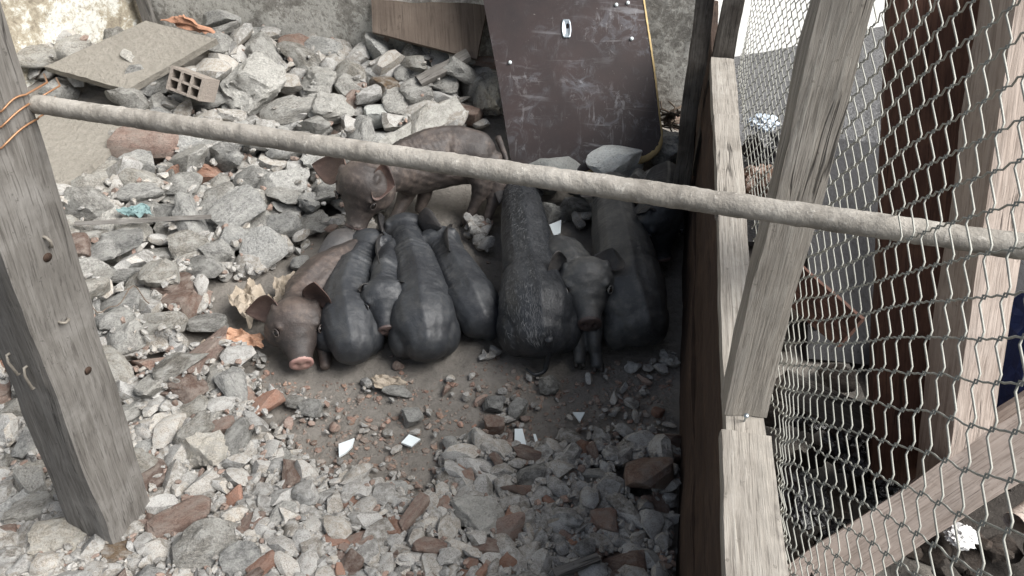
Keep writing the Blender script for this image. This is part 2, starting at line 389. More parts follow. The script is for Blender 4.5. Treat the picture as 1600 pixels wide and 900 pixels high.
# back wall and left wall of the pen
bc = Vector((-1.63, 3.37, 0))
def wall(name, a, b, h, th, mat, label, n=60):
    a, b = Vector(a), Vector(b); e = (b-a).normalized(); nrm = Vector((e.y, -e.x, 0))
    V, Fc = [], []
    L = (b-a).length; nz = 30
    for j in range(nz+1):
        for i in range(n+1):
            p = a+(b-a)*(i/n); z = -.1+(h+.1)*j/nz
            q = p + nrm*(.012*noise.noise(Vector((i/n*L*4, z*4, 3)))+.005*noise.noise(Vector((i/n*L*14, z*14, 3)))); V.append((q.x, q.y, z))
    N = len(V)
    for j in (0, nz):
        for i in (0, n):
            p = a+(b-a)*(i/n)-nrm*th; V.append((p.x, p.y, -.1+(h+.1)*j/nz))
    for j in range(nz):
        for i in range(n): k = j*(n+1)+i; Fc.append((k, k+1, k+n+2, k+n+1))
    bl, br, tl, tr = N, N+1, N+2, N+3
    Fc.append((br, bl, tl, tr))
    Fc.append(tuple([k for k in range(n+1)][::-1]+[bl, br])); Fc.append(tuple([nz*(n+1)+k for k in range(n+1)]+[tr, tl]))
    Fc.append(tuple([j*(n+1) for j in range(nz+1)]+[tl, bl])); Fc.append(tuple([j*(n+1)+n for j in range(nz+1)][::-1]+[br, tr]))
    o = mesh_obj(name, V, Fc, mat, smooth=False); return tag(o, label, 'wall')
wall('whitewashed_wall', bc+Vector((-.9, -1.8, 0)), bc+Vector((.0, .0, 0)), 2.3, .15, M['plaster_l'], 'flaking whitewashed wall behind the leaning plywood at the upper left')
wall('rendered_wall', bc+Vector((0.003, -.004, 0)), bc+Vector((2.35, -.43, 0)), 2.3, .15, M['plaster_b'], 'stained grey brown rendered wall closing the back of the pen')

# ================================================================= PLANK WALL on the right
pw = empty('plank_wall', wp(1.2), 'low dark plank wall with a bleached top rail along the right of the pen', 'wall')
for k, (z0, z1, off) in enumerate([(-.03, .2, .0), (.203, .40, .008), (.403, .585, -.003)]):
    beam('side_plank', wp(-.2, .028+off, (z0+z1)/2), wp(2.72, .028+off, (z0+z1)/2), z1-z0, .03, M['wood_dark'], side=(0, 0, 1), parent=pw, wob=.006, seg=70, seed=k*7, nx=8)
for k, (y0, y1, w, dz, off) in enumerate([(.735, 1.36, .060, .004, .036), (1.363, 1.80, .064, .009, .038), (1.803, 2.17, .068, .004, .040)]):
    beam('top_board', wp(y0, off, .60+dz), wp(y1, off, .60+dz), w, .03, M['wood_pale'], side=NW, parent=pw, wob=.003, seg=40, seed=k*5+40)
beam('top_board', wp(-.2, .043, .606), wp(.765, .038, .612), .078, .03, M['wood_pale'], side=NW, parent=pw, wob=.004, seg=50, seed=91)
nl = P(1161, 644, 1.12); 
ep = beam('end_post', wp(2.2, .042, 0), wp(2.2, .042, 1.5), .060, .05, M['wood_black'], side=NW, wob=.005, seed=77)
tag(ep, 'blackened timber post standing at the far end of the plank wall', 'post')
dk = beam('leaning_beam', P(1064, 290, 2.50), P(1106, -40, 2.20), .052, .05, M['wood_black'], side=NW, wob=.006, seed=13)
tag(dk, 'dark mouldy beam leaning in the far right corner of the pen', 'beam')
# upright post on the wall
fp = beam('fence_post', G(1163, 650, .615)+Vector((.0, .02, 0)), P(1346, -60, .80)+Vector((.0, .02, 0)), .068, .050, M['wood_pale'], side=(1, -.15, 0), wob=.004, seg=44, seed=3, rot=R(4), taper=.80)
tag(fp, 'pale cracked timber post nailed upright on the plank wall', 'post')
def nail(p, d, parent, r=.004, L=.012):
    p, d = Vector(p), Vector(d).normalized()
    return tube('nail', [p-d*.01, p+d*L*.7, p+d*L*.72, p+d*L], .002, M['steel'], parent, 8, True, lambda t: r*.4 if t < .6 else r)
nail(wp(.79, .035, .628), (-.1, -.3, 1), pw)

# ================================================================= LEFT POST
base_c = G(160, 884, 0)+Vector((0, .082, 0)); top_c = P(-120, 160, 1.0)+Vector((0, .075, 0))
e = (top_c-base_c)
lp = beam('timber_post', base_c-e*.04, base_c+e*1.35, .122, .122, M['wood_grey'], side=(1, 0, 0), wob=.005, seg=60, seed=21, rot=R(-22), nx=7, bevel=.12)
tag(lp, 'thick leaning grey timber post with bent nails at the left edge', 'post')
def surf_on(px, py, obj):
    """point where the sight line first meets the post, computed on its own mesh"""
    mi = obj.matrix_basis.inverted(); o = mi @ CAM; d = (mi.to_3x3() @ ray(px, py)).normalized()
    hit, loc, nrm, _ = obj.ray_cast(o, d)
    return (obj.matrix_basis @ loc, (obj.matrix_basis.to_3x3() @ nrm).normalized()) if hit else (P(px, py, 1.2), Vector((0, -1, 0)))
for (a, b), (c2, d2) in [((15, 552), (34, 582)), ((42, 572), (56, 604)), ((68, 370), (76, 384)), ((92, 503), (103, 497))]:
    pa, na = surf_on(a, b, lp); pb, nb_ = surf_on(c2, d2, lp)
    tube('nail', [pa-na*.012, pa+na*.006, pa*.7+pb*.3+na*.010, pb+na*.007, pb+na*.003], .0026, M['nail'], lp, 7)
for q in ((74, 402), (137, 579)):
    pa, na = surf_on(*q, lp)
    tube('knot_hole', [pa-na*.02, pa+na*.0012], .008, M['wood_dark'], lp, 12)
# wires wrapped round the post and the pipe
for k, (a, b) in enumerate([((0, 172), (36, 147)), ((0, 196), (65, 150)), ((0, 229), (63, 181))]):
    pts = []
    for i in range(9):
        t = i/8; q = (a[0]+(b[0]-a[0])*t, a[1]+(b[1]-a[1])*t-6*math.sin(t*math.pi))
        pp = P(q[0], q[1], 1.0); s_, n_ = surf_on(q[0], q[1], lp); pp = s_+n_*.004 if (s_-pp).length < .3 else pts[-1]+(pts[-1]-pts[-2])
        pts.append(pp)
    pts = [pts[0]-Vector((.05, 0, .02)), *pts]
    e2 = pts[-1]; pts += [e2+Vector((.012, .04, .0)), e2+Vector((-.02, .09, -.01))]
    tag(tube('binding_wire', pts, .0015, M['rustwire'], None, 7), ['upper', 'middle', 'lowest'][k]+' strand of the three copper wires tied round the left post', 'wire', 'copper wires on the left post')

# ================================================================= PIPE
pa, pb = P(38, 160, 1.13), P(1700, 400, .775); PN, PS = 260, 20
V, Fc = [], []; ax = (pb-pa).normalized(); u_ = ax.orthogonal().normalized(); v_ = ax.cross(u_)
for i in range(PN+1):
    c = pa+(pb-pa)*(i/PN)
    for k in range(PS):
        a = 2*math.pi*k/PS; n_ = u_*math.cos(a)+v_*math.sin(a)
        q = c+n_*.015; r = .0137+.0009*noise.noise(q*30)+.0010*noise.noise(q*110)+.0006*noise.noise(q*260); V.append(c+n_*r-pa)
for i in range(PN):
    for k in range(PS): Fc.append((i*PS+k, i*PS+(k+1) % PS, (i+1)*PS+(k+1) % PS, (i+1)*PS+k))
Fc.append(tuple(range(PS))[::-1]); Fc.append(tuple(PN*PS+k for k in range(PS)))
pp = mesh_obj('pipe_rail', V, Fc, M['pipe']); pp.location = pa
tag(pp, 'long mud crusted metal pipe crossing above the piglets', 'pipe')

# ================================================================= PIGLETS
def ring_loft(rings, n=20):
    """rings: (centre, side vector*half width, up vector*half height); closed with rounded ends"""
    V, Fc = [], []
    for c, s, u in rings:
        for k in range(n):
            a = 2*math.pi*k/n; V.append(c+s*math.cos(a)+u*math.sin(a))
    for i in range(len(rings)-1):
        for k in range(n): Fc.append((i*n+k, i*n+(k+1) % n, (i+1)*n+(k+1) % n, (i+1)*n+k))
    for j, fl in ((0, True), (len(rings)-1, False)):
        V.append(rings[j][0]); ci = len(V)-1
        for k in range(n):
            f = (j*n+k, j*n+(k+1) % n, ci); Fc.append(f[::-1] if fl else f)
    return V, Fc
def catmull(P_, t):
    n = len(P_)-1; i = min(int(t*n), n-1); f = t*n-i
    a = P_[max(i-1, 0)]; b = P_[i]; c = P_[i+1]; d = P_[min(i+2, n)]
    return .5*((2*b)+(-a+c)*f+(2*a-5*b+4*c-d)*f*f+(-a+3*b-3*c+d)*f**3)
def organic(ctrl, up=Vector((0, 0, 1)), steps=24, cap0=.8, cap1=.8):
    """ctrl: list of (Vector, half width, half height)"""
    A = [np.array([*c, w, h]) for c, w, h in ctrl]; S = [catmull(A, i/steps) for i in range(steps+1)]
    rings = []
    def fr(i):
        a, b = S[max(i-1, 0)], S[min(i+1, steps)]; t = Vector((b-a)[:3]).normalized()
        s = t.cross(up)
        if s.length < .15: s = t.cross(Vector((1, 0, .2)))
        s.normalize(); return t, s, s.cross(t)
    t, s, u = fr(0); c = Vector(S[0][:3]); w, h = S[0][3:]
    for k in range(5, 0, -1):
        a = k/5.2*math.pi/2; rings.append((c-t*math.sin(a)*min(w, h)*cap0, s*w*math.cos(a), u*h*math.cos(a)))
    for i in range(steps+1):
        t, s, u = fr(i); rings.append((Vector(S[i][:3]), s*S[i][3], u*S[i][4]))
    c = Vector(S[-1][:3]); w, h = S[-1][3:]
    for k in range(1, 6):
        a = k/5.2*math.pi/2; rings.append((c+t*math.sin(a)*min(w, h)*cap1, s*w*math.cos(a), u*h*math.cos(a)))
    return ring_loft(rings)
def ellipsoid(c, ax, r):
    """ax: 3x3 frame columns"""
    V, Fc = ICO[3]; out = []
    for v in V: out.append(Vector(c)+ax[0]*v[0]*r[0]+ax[1]*v[1]*r[1]+ax[2]*v[2]*r[2])
    return out, Fc
WX = (Vector((1, 0, 0)), Vector((0, 1, 0)), Vector((0, 0, 1)))
def pig(label, spine, head, legs=(), blobs=(), ears=(), skin='skin_black', earmat=None, snout='snout_dark', tail=None, hair=0, eyes=(1, -1), group=None, earskin2=None, neck_r=None, hairmat='bristle_dark'):
    parts = []
    ctrl = [(Vector(c), w, h) for c, w, h in spine]
    O, S, sc, roll = head['o'], head['s'], head['scale'], head.get('roll', 0)
    hx = (S-O).normalized(); upv = head.get('up', Vector((0, 0, 1)))
    hy = upv.cross(hx).normalized(); hz = hx.cross(hy)
    if roll: q = Quaternion(hx, roll); hy, hz = q @ hy, q @ hz
    O = S-hx*.149*.85*sc                                        # the snout tip decides
    H = lambda x, y, z: O+(hx*x*.85+hy*(y*(1.1 if x < .1 else 1.03))+hz*z)*sc
    prof = [(-.034, .040, .040, -.002), (-.008, .055, .052, 0), (.020, .063, .057, -.003), (.046, .060, .052, -.007), (.068, .050, .043, -.012), (.090, .038, .035, -.018), (.112, .0305, .0290, -.0215), (.132, .0265, .0255, -.0225), (.144, .0275, .0265, -.022)]
    rings = [(H(x, 0, z), hy*w*sc, hz*h*sc) for x, w, h, z in prof]
    # finer rings through interpolation
    A = [np.array([x, w, h, z]) for x, w, h, z in prof]; rings = []
    for i in range(37):
        x, w, h, z = catmull(A, i/36); rings.append((H(x, 0, z), hy*w*sc*(1.12 if x < .07 else 1.12-.09*min(1, (x-.07)/.05)), hz*h*sc))
    parts.append(ring_loft(rings, 28))
    for s in (1, -1):                                       # jowls, brows
        parts.append(ellipsoid(H(.026, s*.040, -.026), (hx, hy, hz), (.044*sc, .031*sc, .032*sc)))
        parts.append(ellipsoid(H(.046, s*.038, .026), (hx, hy, hz), (.017*sc, .012*sc, .008*sc)))
        parts.append(ellipsoid(H(.056, s*.044, -.008), (hx, hy, hz), (.018*sc, .009*sc, .008*sc)))
        parts.append(ellipsoid(H(-.002, s*.042, .030), (hx, hy, hz), (.015*sc, .010*sc, .011*sc)))
    jaw = [(H(.02, 0, -.044), .034*sc, .020*sc), (H(.06, 0, -.051), .027*sc, .015*sc), (H(.095, 0, -.0525), .0195*sc, .0095*sc), (H(.122, 0, -.052), .0150*sc, .007*sc)]
    parts.append(organic(jaw, hz, 12))
    # neck joins the last spine point to the head
    if neck_r is None: neck_r = (ctrl[-1][1]*.9, .046*sc)
    lastc = ctrl[-1][0]; mid = lastc*.5+H(.0, 0, -.004)*.5
    parts.append(organic([(lastc, neck_r[0], neck_r[0]), (mid, (neck_r[0]+neck_r[1])/2, (neck_r[0]+neck_r[1])/2), (H(.0, 0, -.004), neck_r[1], neck_r[1])], Vector((0, .1, 1)), 10))
    parts.append(organic(ctrl))
    for c, ax_, r in blobs: parts.append(ellipsoid(c, ax_, r))
    for lg in legs:
        js = [Vector(p) for p, r in lg]; rr = [r for p, r in lg]
        parts.append(organic([(p, r, r) for p, r in zip(js, rr)], Vector((.3, .9, .1)), 20, .7, .5))
    V, Fc = [], []
    for v, f in parts:
        o = len(V); V += v; Fc += [tuple(i+o for i in q) for q in f]
    origin = Vector(spine[0][0]); origin.z = 0
    V = [v-origin for v in V]
    tmp = mesh_obj('tmp', V, Fc, M[skin])
    bm = bmesh.new(); bm.from_mesh(tmp.data); bmesh.ops.recalc_face_normals(bm, faces=bm.faces); bm.to_mesh(tmp.data); bm.free()
    md = tmp.modifiers.new('r', 'REMESH'); md.mode = 'VOXEL'; md.voxel_size = .0042; md.use_smooth_shade = True
    md = tmp.modifiers.new('s', 'SMOOTH'); md.factor = .5; md.iterations = 5
    dg = bpy.context.evaluated_depsgraph_get()
    me = bpy.data.meshes.new_from_object(tmp.evaluated_get(dg)); me.name = 'piglet_body'
    bpy.data.objects.remove(tmp)
    n = len(me.vertices); co = np.empty(n*3); me.vertices.foreach_get('co', co); co = co.reshape(-1, 3)
    no = np.empty(n*3); me.vertices.foreach_get('normal', no); no = no.reshape(-1, 3)
    hxn, Om = np.array(hx), np.array(O-origin)
    rel = co-Om; xa = rel@hxn/sc/.85; ya = rel@np.array(hy)/sc; za = rel@np.array(hz)/sc
    d = np.array([.0022*noise.noise(Vector(c)*16)+.0011*noise.noise(Vector(c)*42) for c in co])
    fac = np.exp(-((xa-.085)/.045)**2)*(np.abs(ya) < .05)*(za > -.03)
    nz_ = np.array([noise.noise(Vector((a*55+7, b_*20, c_*20))) for a, b_, c_ in zip(xa, ya, za)]); d += fac*.0016*sc*nz_; d += np.exp(-((xa-.02)/.05)**2)*(za > 0)*.0010*sc*nz_
    neckf = np.exp(-((xa+.05)/.05)**2); d += neckf*.0007*np.sin(xa*300)
    SPl = np.array([catmull([np.array([*c, w, h]) for c, w, h in ctrl], i/50)[:3] for i in range(51)])-np.array(origin)
    ix = ((co[:, None, :]-SPl[None, :, :])**2).sum(2).argmin(1); tg = np.gradient(SPl, axis=0); tg /= np.linalg.norm(tg, axis=1)[:, None]
    sdv = np.cross(tg, [0, 0, 1]); sdv /= np.linalg.norm(sdv, axis=1)[:, None]; rl = co-SPl[ix]
    lat = (rl*sdv[ix]).sum(1); top = np.clip(rl[:, 2]/.05, 0, 1)*(xa < -.06); arc = np.concatenate([[0], np.cumsum(np.linalg.norm(np.diff(SPl, axis=0), axis=1))])
    sp_ = arc[ix]+(rl*tg[ix]).sum(1); wn_ = np.array([noise.noise(Vector((a*14, b_*9, 3.3))) for a, b_ in zip(sp_, lat)])
    d += top*(.0030*np.exp(-(lat/.011)**2)-.0022*np.exp(-((np.abs(lat)-.030)/.014)**2))
    d += top*.0005*np.sin(sp_*360+wn_*9)*np.exp(-((np.abs(lat)-.05)/.03)**2)*(sp_ > arc[-1]*.25)
    d += top*.0012*np.sin(sp_*300+wn_*5)*np.exp(-((sp_-arc[-1])/.035)**2)
    d -= (rl[:, 2] > -.02)*.0065*np.exp(-((sp_-arc[-1]*.30-np.abs(lat)*.45)/.012)**2)*np.clip((np.abs(lat)-.03)/.04, 0, 1)*(xa < -.06)
    # nostril dents
    for s in (1, -1):
        dd = np.sqrt((ya-s*.0095)**2+((za+.019)*.8)**2+((xa-.147)*.5)**2); d -= .006*sc*np.exp(-(dd/.0052)**2)
    co = co+no*d[:, None]; co[:, 2] = np.maximum(co[:, 2], -.012)
    me.vertices.foreach_set('co', co.ravel()); me.update()
    me.polygons.foreach_set('use_smooth', [True]*len(me.polygons))
    if not me.materials: me.materials.append(M[skin])
    body = link(bpy.data.objects.new('piglet', me)); body.location = origin
    tag(body, label, 'piglet', group)
    # snout disc
    V, Fc = [], []; nr, ns = 9, 28
    for i in range(nr+1):
        r = i/nr
        for k in range(ns):
            a = 2*math.pi*k/ns; y, z = r*.0275*math.cos(a), r*.0265*math.sin(a)
            x = .1515-.004*r**4
            for s in (1, -1): x -= .009*math.exp(-(((y-s*.0112)/.0055)**2+((z-.001)/.0075)**2))
            V.append(H(x, y, z-.023))
    for k in range(ns): V.append(H(.139, 0.0268*math.cos(2*math.pi*k/ns), -.023+.0258*math.sin(2*math.pi*k/ns)))
    for i in range(nr+1):
        for k in range(ns): Fc.append((i*ns+k, i*ns+(k+1) % ns, (i+1)*ns+(k+1) % ns, (i+1)*ns+k))
    mesh_obj('snout', V, Fc, M[snout], body)
    for s in (1, -1):
        ec = H(.0655, s*.0435, .0150)+(hx*.50+hy*s*.60+hz*.60)*.0016*sc; V, Fc = ellipsoid(ec, (hx, hy, hz), (.0090*sc, .0075*sc, .0075*sc)); mesh_obj('eye', V, Fc, M['eye'], body)
        en = (hx*.50+hy*s*.60+hz*.60).normalized(); e1 = (hx-en*hx.dot(en)).normalized(); e2 = en.cross(e1); ring_ = []
        for i in range(25):
            a = 2*math.pi*i/24; ring_.append(ec+en*.0045*sc+e1*math.cos(a)*.0098*sc+e2*math.sin(a)*.0060*sc)
        tube('eyelid', ring_, .0017*sc, M[skin], body, 7, False)
    # ears: cupped leaves with thickness
    for ea in ears:
        s, d3, L, W = ea['s'], Vector(ea.get('d', (0, 0, 1))).normalized(), ea.get('L', .07)*sc, ea.get('W', .056)*sc
        b0 = H(-.002, s*.045, .033); nf = ea.get('n', (1, 0, .2)); curl = ea.get('curl', .45)
        D = hx*d3.x+hy*d3.y+hz*d3.z; Nn = hx*nf[0]+hy*nf[1]*s+hz*nf[2]; Nn = (Nn-D*Nn.dot(D)).normalized(); X = D.cross(Nn)
        if 'D' in ea:
            D = Vector(ea['D'])-b0; L = D.length; D.normalize()
            if 'N' in ea: Nn = Vector(ea['N'])
            if 'cam' in ea: Nn = (CAM-b0).normalized()*ea['cam'] + Vector(ea.get('t', (0, 0, 0)))
            Nn = (Nn-D*Nn.dot(D)).normalized(); X = D.cross(Nn)
        V, Fc = [], []; nu, nv = 16, 12
        for side in (0, 1):
            for i in range(nu+1):
                u = i/nu; wd = W*.5*(.62+.58*math.sin(math.pi*min(1, u*1.05)**.75))*(1-u**3)**.65+.0006
                if u < .2: wd *= .8+.2*u/.2
                for k in range(nv+1):
                    v = -1+2*k/nv
                    p = b0+D*(L*u-.010*sc)+X*wd*v*(1-.12*v*v)-Nn*(curl*wd*(1-v*v))+Nn*(ea.get('bend', .12)*L*u*u)
                    p += Nn*.002*noise.noise(Vector((u*4, v*3, s+sc)))
                    p -= Nn*side*(.0034*(1-.7*abs(v))*(1-.6*u)+.0012)
                    V.append(p)
        N = (nu+1)*(nv+1)
        for i in range(nu):
            for k in range(nv):
                a = i*(nv+1)+k; Fc += [(a, a+1, a+nv+2, a+nv+1), (N+a, N+a+nv+1, N+a+nv+2, N+a+1)]
        rim = [k for k in range(nv+1)]+[i*(nv+1)+nv for i in range(1, nu+1)]+[nu*(nv+1)+k for k in range(nv-1, -1, -1)]+[i*(nv+1) for i in range(nu-1, 0, -1)]
        for k in range(len(rim)): a, b = rim[k], rim[(k+1) % len(rim)]; Fc.append((a, N+a, N+b, b))
        mesh_obj('ear', V, Fc, M[earmat or skin], body)
    if tail:
        tp = [Vector(p) for p in tail]; A = [np.array(p) for p in tp]
        tube('tail', [Vector(catmull(A, i/20)) for i in range(21)], .006, M[skin], body, 8, True, lambda t: .0095*(1-t)+.0028)
    if hair:
        me.calc_loop_triangles(); rs = np.random.default_rng(len(label)); V, Fc = [], []
        # bristles lie back along the body
        back = (Vector(spine[0][0])-Vector(spine[-1][0])).normalized()
        idx = rs.choice(n, hair*3)
        cnt = 0
        for i in idx:
            nrm = Vector(no[i])
            if nrm.z < .15 or rel[i]@hxn/sc > -.02: continue
            p = Vector(co[i])+origin; sd = min(abs((p-Vector(q[0])).dot(back.cross(Vector((0, 0, 1))).normalized())) for q in spine)
            if rs.random() > math.exp(-(sd/.045)**2)+.12: continue
            t = (back-nrm*back.dot(nrm)).normalized(); t = (t+nrm*.22+Vector(rs.normal(size=3))*.28).normalized()
            s = t.cross(nrm).normalized(); L = rs.uniform(.010, .022); w = .00036; b = len(V)
            V += [p-s*w, p+s*w, p+t*L*.6+nrm*.0005+s*w*.5, p+t*L]; Fc.append((b, b+1, b+2, b+3)); cnt += 1
            if cnt >= hair: break
        if V: mesh_obj('bristles', V, Fc, M[hairmat], body)
    return body
def toes(p, fwd, parent, sc=1.0):
    p = Vector(p); fwd = Vector(fwd).normalized(); s = fwd.cross(Vector((0, 0, 1))).normalized()
    for k in (1, -1):
        V, Fc = organic([(p+s*k*.0085*sc-fwd*.006*sc+Vector((0, 0, .012*sc)), .0085*sc, .009*sc), (p+s*k*.010*sc+fwd*.012*sc+Vector((0, 0, .006*sc)), .0065*sc, .0060*sc)], Vector((0, 0, 1)), 8)
        mesh_obj('hoof', V, Fc, M['hoof'], parent)

PG = 'piglets huddled in the pen'
def sp(*L): return [(G(px, py, z), w, h) for px, py, z, w, h in L]
# 1 the standing brown one at the back
b = pig('brown piglet standing at the back, head turned to the camera', sp((746, 246, .205, .082, .094), (712, 243, .210, .090, .108), (672, 250, .208, .090, .110), (636, 262, .205, .082, .100)),
    dict(o=G(566, 293, .25), s=G(548, 357, .145), scale=1.30, roll=R(-6)),
    legs=[[(G(748, 262, .19), .060), (G(752, 290, .14), .036), (G(742, 320, .075), .020), (G(728, 348, .015), .016)],
          [(G(765, 255, .19), .055), (G(778, 290, .13), .034), (G(767, 325, .065), .019), (G(757, 352, .015), .016)],
          [(G(642, 275, .16), .052), (G(636, 300, .10), .034), (G(622, 330, .05), .020), (G(608, 352, .015), .017)],
          [(G(662, 268, .15), .045), (G(664, 300, .08), .028), (G(655, 330, .015), .018)]],
    ears=[dict(s=-1, D=G(494, 260, .24), W=.078, cam=1, t=(.3, 0, 0), curl=.35), dict(s=1, D=G(622, 292, .27), W=.088, cam=1, t=(-.3, 0, .2), curl=.5)],
    skin='skin_brown', earmat='skin_ear', tail=[G(778, 215, .25), G(786, 235, .23), G(791, 252, .21), G(783, 258, .20), G(781, 248, .21)], hair=0, group=PG)
toes(G(727, 352, .0), (-.4, -.9, 0), b); toes(G(756, 358, .0), (-.4, -.9, 0), b)
# 2 reddish head at the far left, body behind the next one
pig('reddish brown piglet with a pink snout, leftmost in the row', sp((560, 400, .08, .060, .060), (535, 420, .085, .075, .075), (505, 440, .09, .078, .078), (480, 462, .09, .070, .070)),
    dict(o=G(455, 452, .14), s=G(472, 562, .075), scale=1.16, roll=R(-10)),
    legs=[[(G(510, 480, .07), .045), (G(505, 530, .04), .026), (G(508, 560, .02), .018), (G(508, 574, .012), .015)]],
    ears=[dict(s=-1, D=G(388, 487, .09), cam=1, t=(.2, 0, 0), W=.066, curl=.3), dict(s=1, D=G(494, 432, .24), cam=1, t=(-.4, 0, 0), W=.074, curl=.3)],
    skin='skin_head', earmat='skin_ear', snout='snout_pink', hair=0, group=PG)
# 3 slate one seen from behind, second in the row
b3 = pig('slate grey piglet seen from behind, between the reddish piglet and the small peeping face', sp((552, 540, .078, .060, .066), (545, 505, .09, .080, .080), (543, 465, .095, .073, .078), (556, 425, .10, .065, .072)),
    dict(o=G(566, 396, .12), s=G(600, 372, .04), scale=1.15, roll=R(0)),
    ears=[dict(s=1, D=G(488, 416, .13), cam=-1, t=(.2, 0, 0), W=.078, curl=.25), dict(s=-1, D=G(582, 418, .17), cam=1, t=(.6, 0, 0), W=.055, curl=.5)],
    blobs=[(G(515, 520, .06), WX, (.045, .06, .06)), (G(578, 525, .06), WX, (.042, .055, .058))],
    skin='skin_grey', earmat='skin_eardark', hair=0, group=PG)
# 4 small face peeping between
pig('small black piglet face peeping between two slate backs', sp((618, 395, .07, .050, .050), (610, 410, .10, .050, .050), (603, 425, .135, .046, .046)),
    dict(o=G(597, 450, .15), s=G(604, 512, .11), scale=.93, roll=R(0)),
    ears=[dict(s=-1, D=G(574, 462, .14), cam=1, W=.04), dict(s=1, D=G(620, 434, .19), cam=1, W=.04)],
    skin='skin_grey', earmat='skin_eardark', group=PG)
# 5 long back in the middle
pig('long smooth slate piglet seen from behind, both ears spread, centre of the left row', sp((668, 535, .075, .066, .070), (662, 505, .092, .094, .090), (657, 455, .10, .082, .088), (645, 405, .105, .066, .076)),
    dict(o=G(640, 385, .13), s=G(628, 345, .03), scale=1.15),
    ears=[dict(s=1, D=G(590, 366, .16), cam=1, t=(.5, 0, 0), W=.076, curl=.3), dict(s=-1, D=G(684, 356, .17), cam=-1, t=(0, .3, 0), W=.074, curl=.3)],
    blobs=[(G(632, 525, .06), WX, (.045, .065, .065)), (G(695, 522, .06), WX, (.045, .065, .065))],
    skin='skin_grey', earmat='skin_eardark', hair=0, group=PG)
# 6 the one lying to the right
pig('slate piglet lying slantwise with its head hidden, right of the long backed one', sp((752, 500, .07, .064, .062), (738, 475, .082, .082, .078), (718, 440, .085, .074, .076), (702, 408, .09, .060, .066)),
    dict(o=G(695, 388, .11), s=G(668, 372, .03), scale=1.1),
    ears=[dict(s=-1, D=G(690, 396, .18), n=(-.3, .3, .7), W=.06, curl=.5)],
    blobs=[(G(765, 505, .055), WX, (.035, .05, .055))],
    skin='skin_grey', earmat='skin_eardark', hair=0, group=PG)
# 7 the largest, black and bristly
pig('largest black bristly piglet seen from behind with its tail hanging', sp((845, 520, .095, .088, .088), (840, 480, .12, .112, .108), (828, 420, .125, .084, .096), (820, 360, .13, .076, .092), (815, 318, .13, .066, .080)),
    dict(o=G(812, 300, .13), s=G(808, 272, .03), scale=1.25),
    ears=[dict(s=1, D=G(781, 312, .14), cam=-1, W=.05, curl=.3), dict(s=-1, D=G(848, 300, .17), n=(-.1, .8, .3), W=.05, curl=.3)],
    blobs=[(G(808, 512, .08), WX, (.058, .085, .080)), (G(880, 508, .08), WX, (.058, .085, .080))],
    skin='skin_black', earmat='skin_eardark', tail=[G(857, 528, .14), G(858, 545, .09), G(855, 565, .045), G(850, 580, .015), G(835, 585, .012), G(822, 576, .012)], hair=5200, hairmat='bristle', group=PG)
# 8 facing the camera
b8 = pig('black piglet facing the camera with ears spread and both forelegs in front', sp((868, 400, .12, .060, .064), (880, 408, .135, .074, .078), (895, 425, .135, .070, .074), (908, 445, .13, .060, .062)),
    dict(o=G(915, 431, .185), s=G(922, 500, .15), scale=1.2, roll=R(3)),
    legs=[[(G(902, 470, .11), .040), (G(903, 520, .07), .023), (G(905, 548, .035), .018), (G(906, 565, .012), .017)],
          [(G(928, 470, .11), .040), (G(928, 525, .07), .024), (G(931, 553, .03), .018), (G(933, 572, .012), .017)]],
    ears=[dict(s=-1, D=G(848, 428, .215), cam=1, t=(.3, 0, -.2), W=.082, curl=.3), dict(s=1, D=G(960, 383, .26), cam=1, t=(-.3, 0, 0), W=.080, curl=.3)],
    skin='skin_slate', earmat='skin_eardark', hair=0, group=PG)
toes(G(905, 570, .0), (0, -1, 0), b8); toes(G(934, 577, .0), (0, -1, 0), b8)
# 9 big grey back on the right
pig('large dusty grey piglet seen from behind, nearest the plank wall', sp((1000, 505, .09, .080, .080), (985, 465, .115, .106, .105), (975, 405, .12, .096, .102), (962, 350, .125, .078, .090), (955, 322, .13, .064, .076)),
    dict(o=G(955, 312, .13), s=G(961, 286, .03), scale=1.2),
    ears=[dict(s=1, D=G(898, 320, .17), cam=1, t=(0, 0, 0), W=.062, curl=.3), dict(s=-1, D=G(1000, 292, .19), n=(-.1, .2, .9), W=.05, curl=.3)],
    blobs=[(G(965, 505, .075), WX, (.050, .08, .075)), (G(1020, 500, .075), WX, (.045, .075, .070))],
    skin='skin_slate', earmat='skin_eardark', hair=0, group=PG)
# 10 in the dark corner
pig('dark piglet peering out of the shadow between the grey back and the plank wall', sp((1040, 285, .12, .070, .075), (1040, 310, .125, .078, .080), (1035, 335, .13, .066, .070)),
    dict(o=G(1030, 345, .17), s=G(1043, 408, .07), scale=1.25, roll=R(-10)),
    ears=[dict(s=-1, D=G(998, 335, .18), n=(.9, .1, -.2), W=.05), dict(s=1, D=G(1068, 322, .20), n=(.9, .1, .1), W=.05)],
    skin='skin_black', earmat='skin_eardark', group=PG)

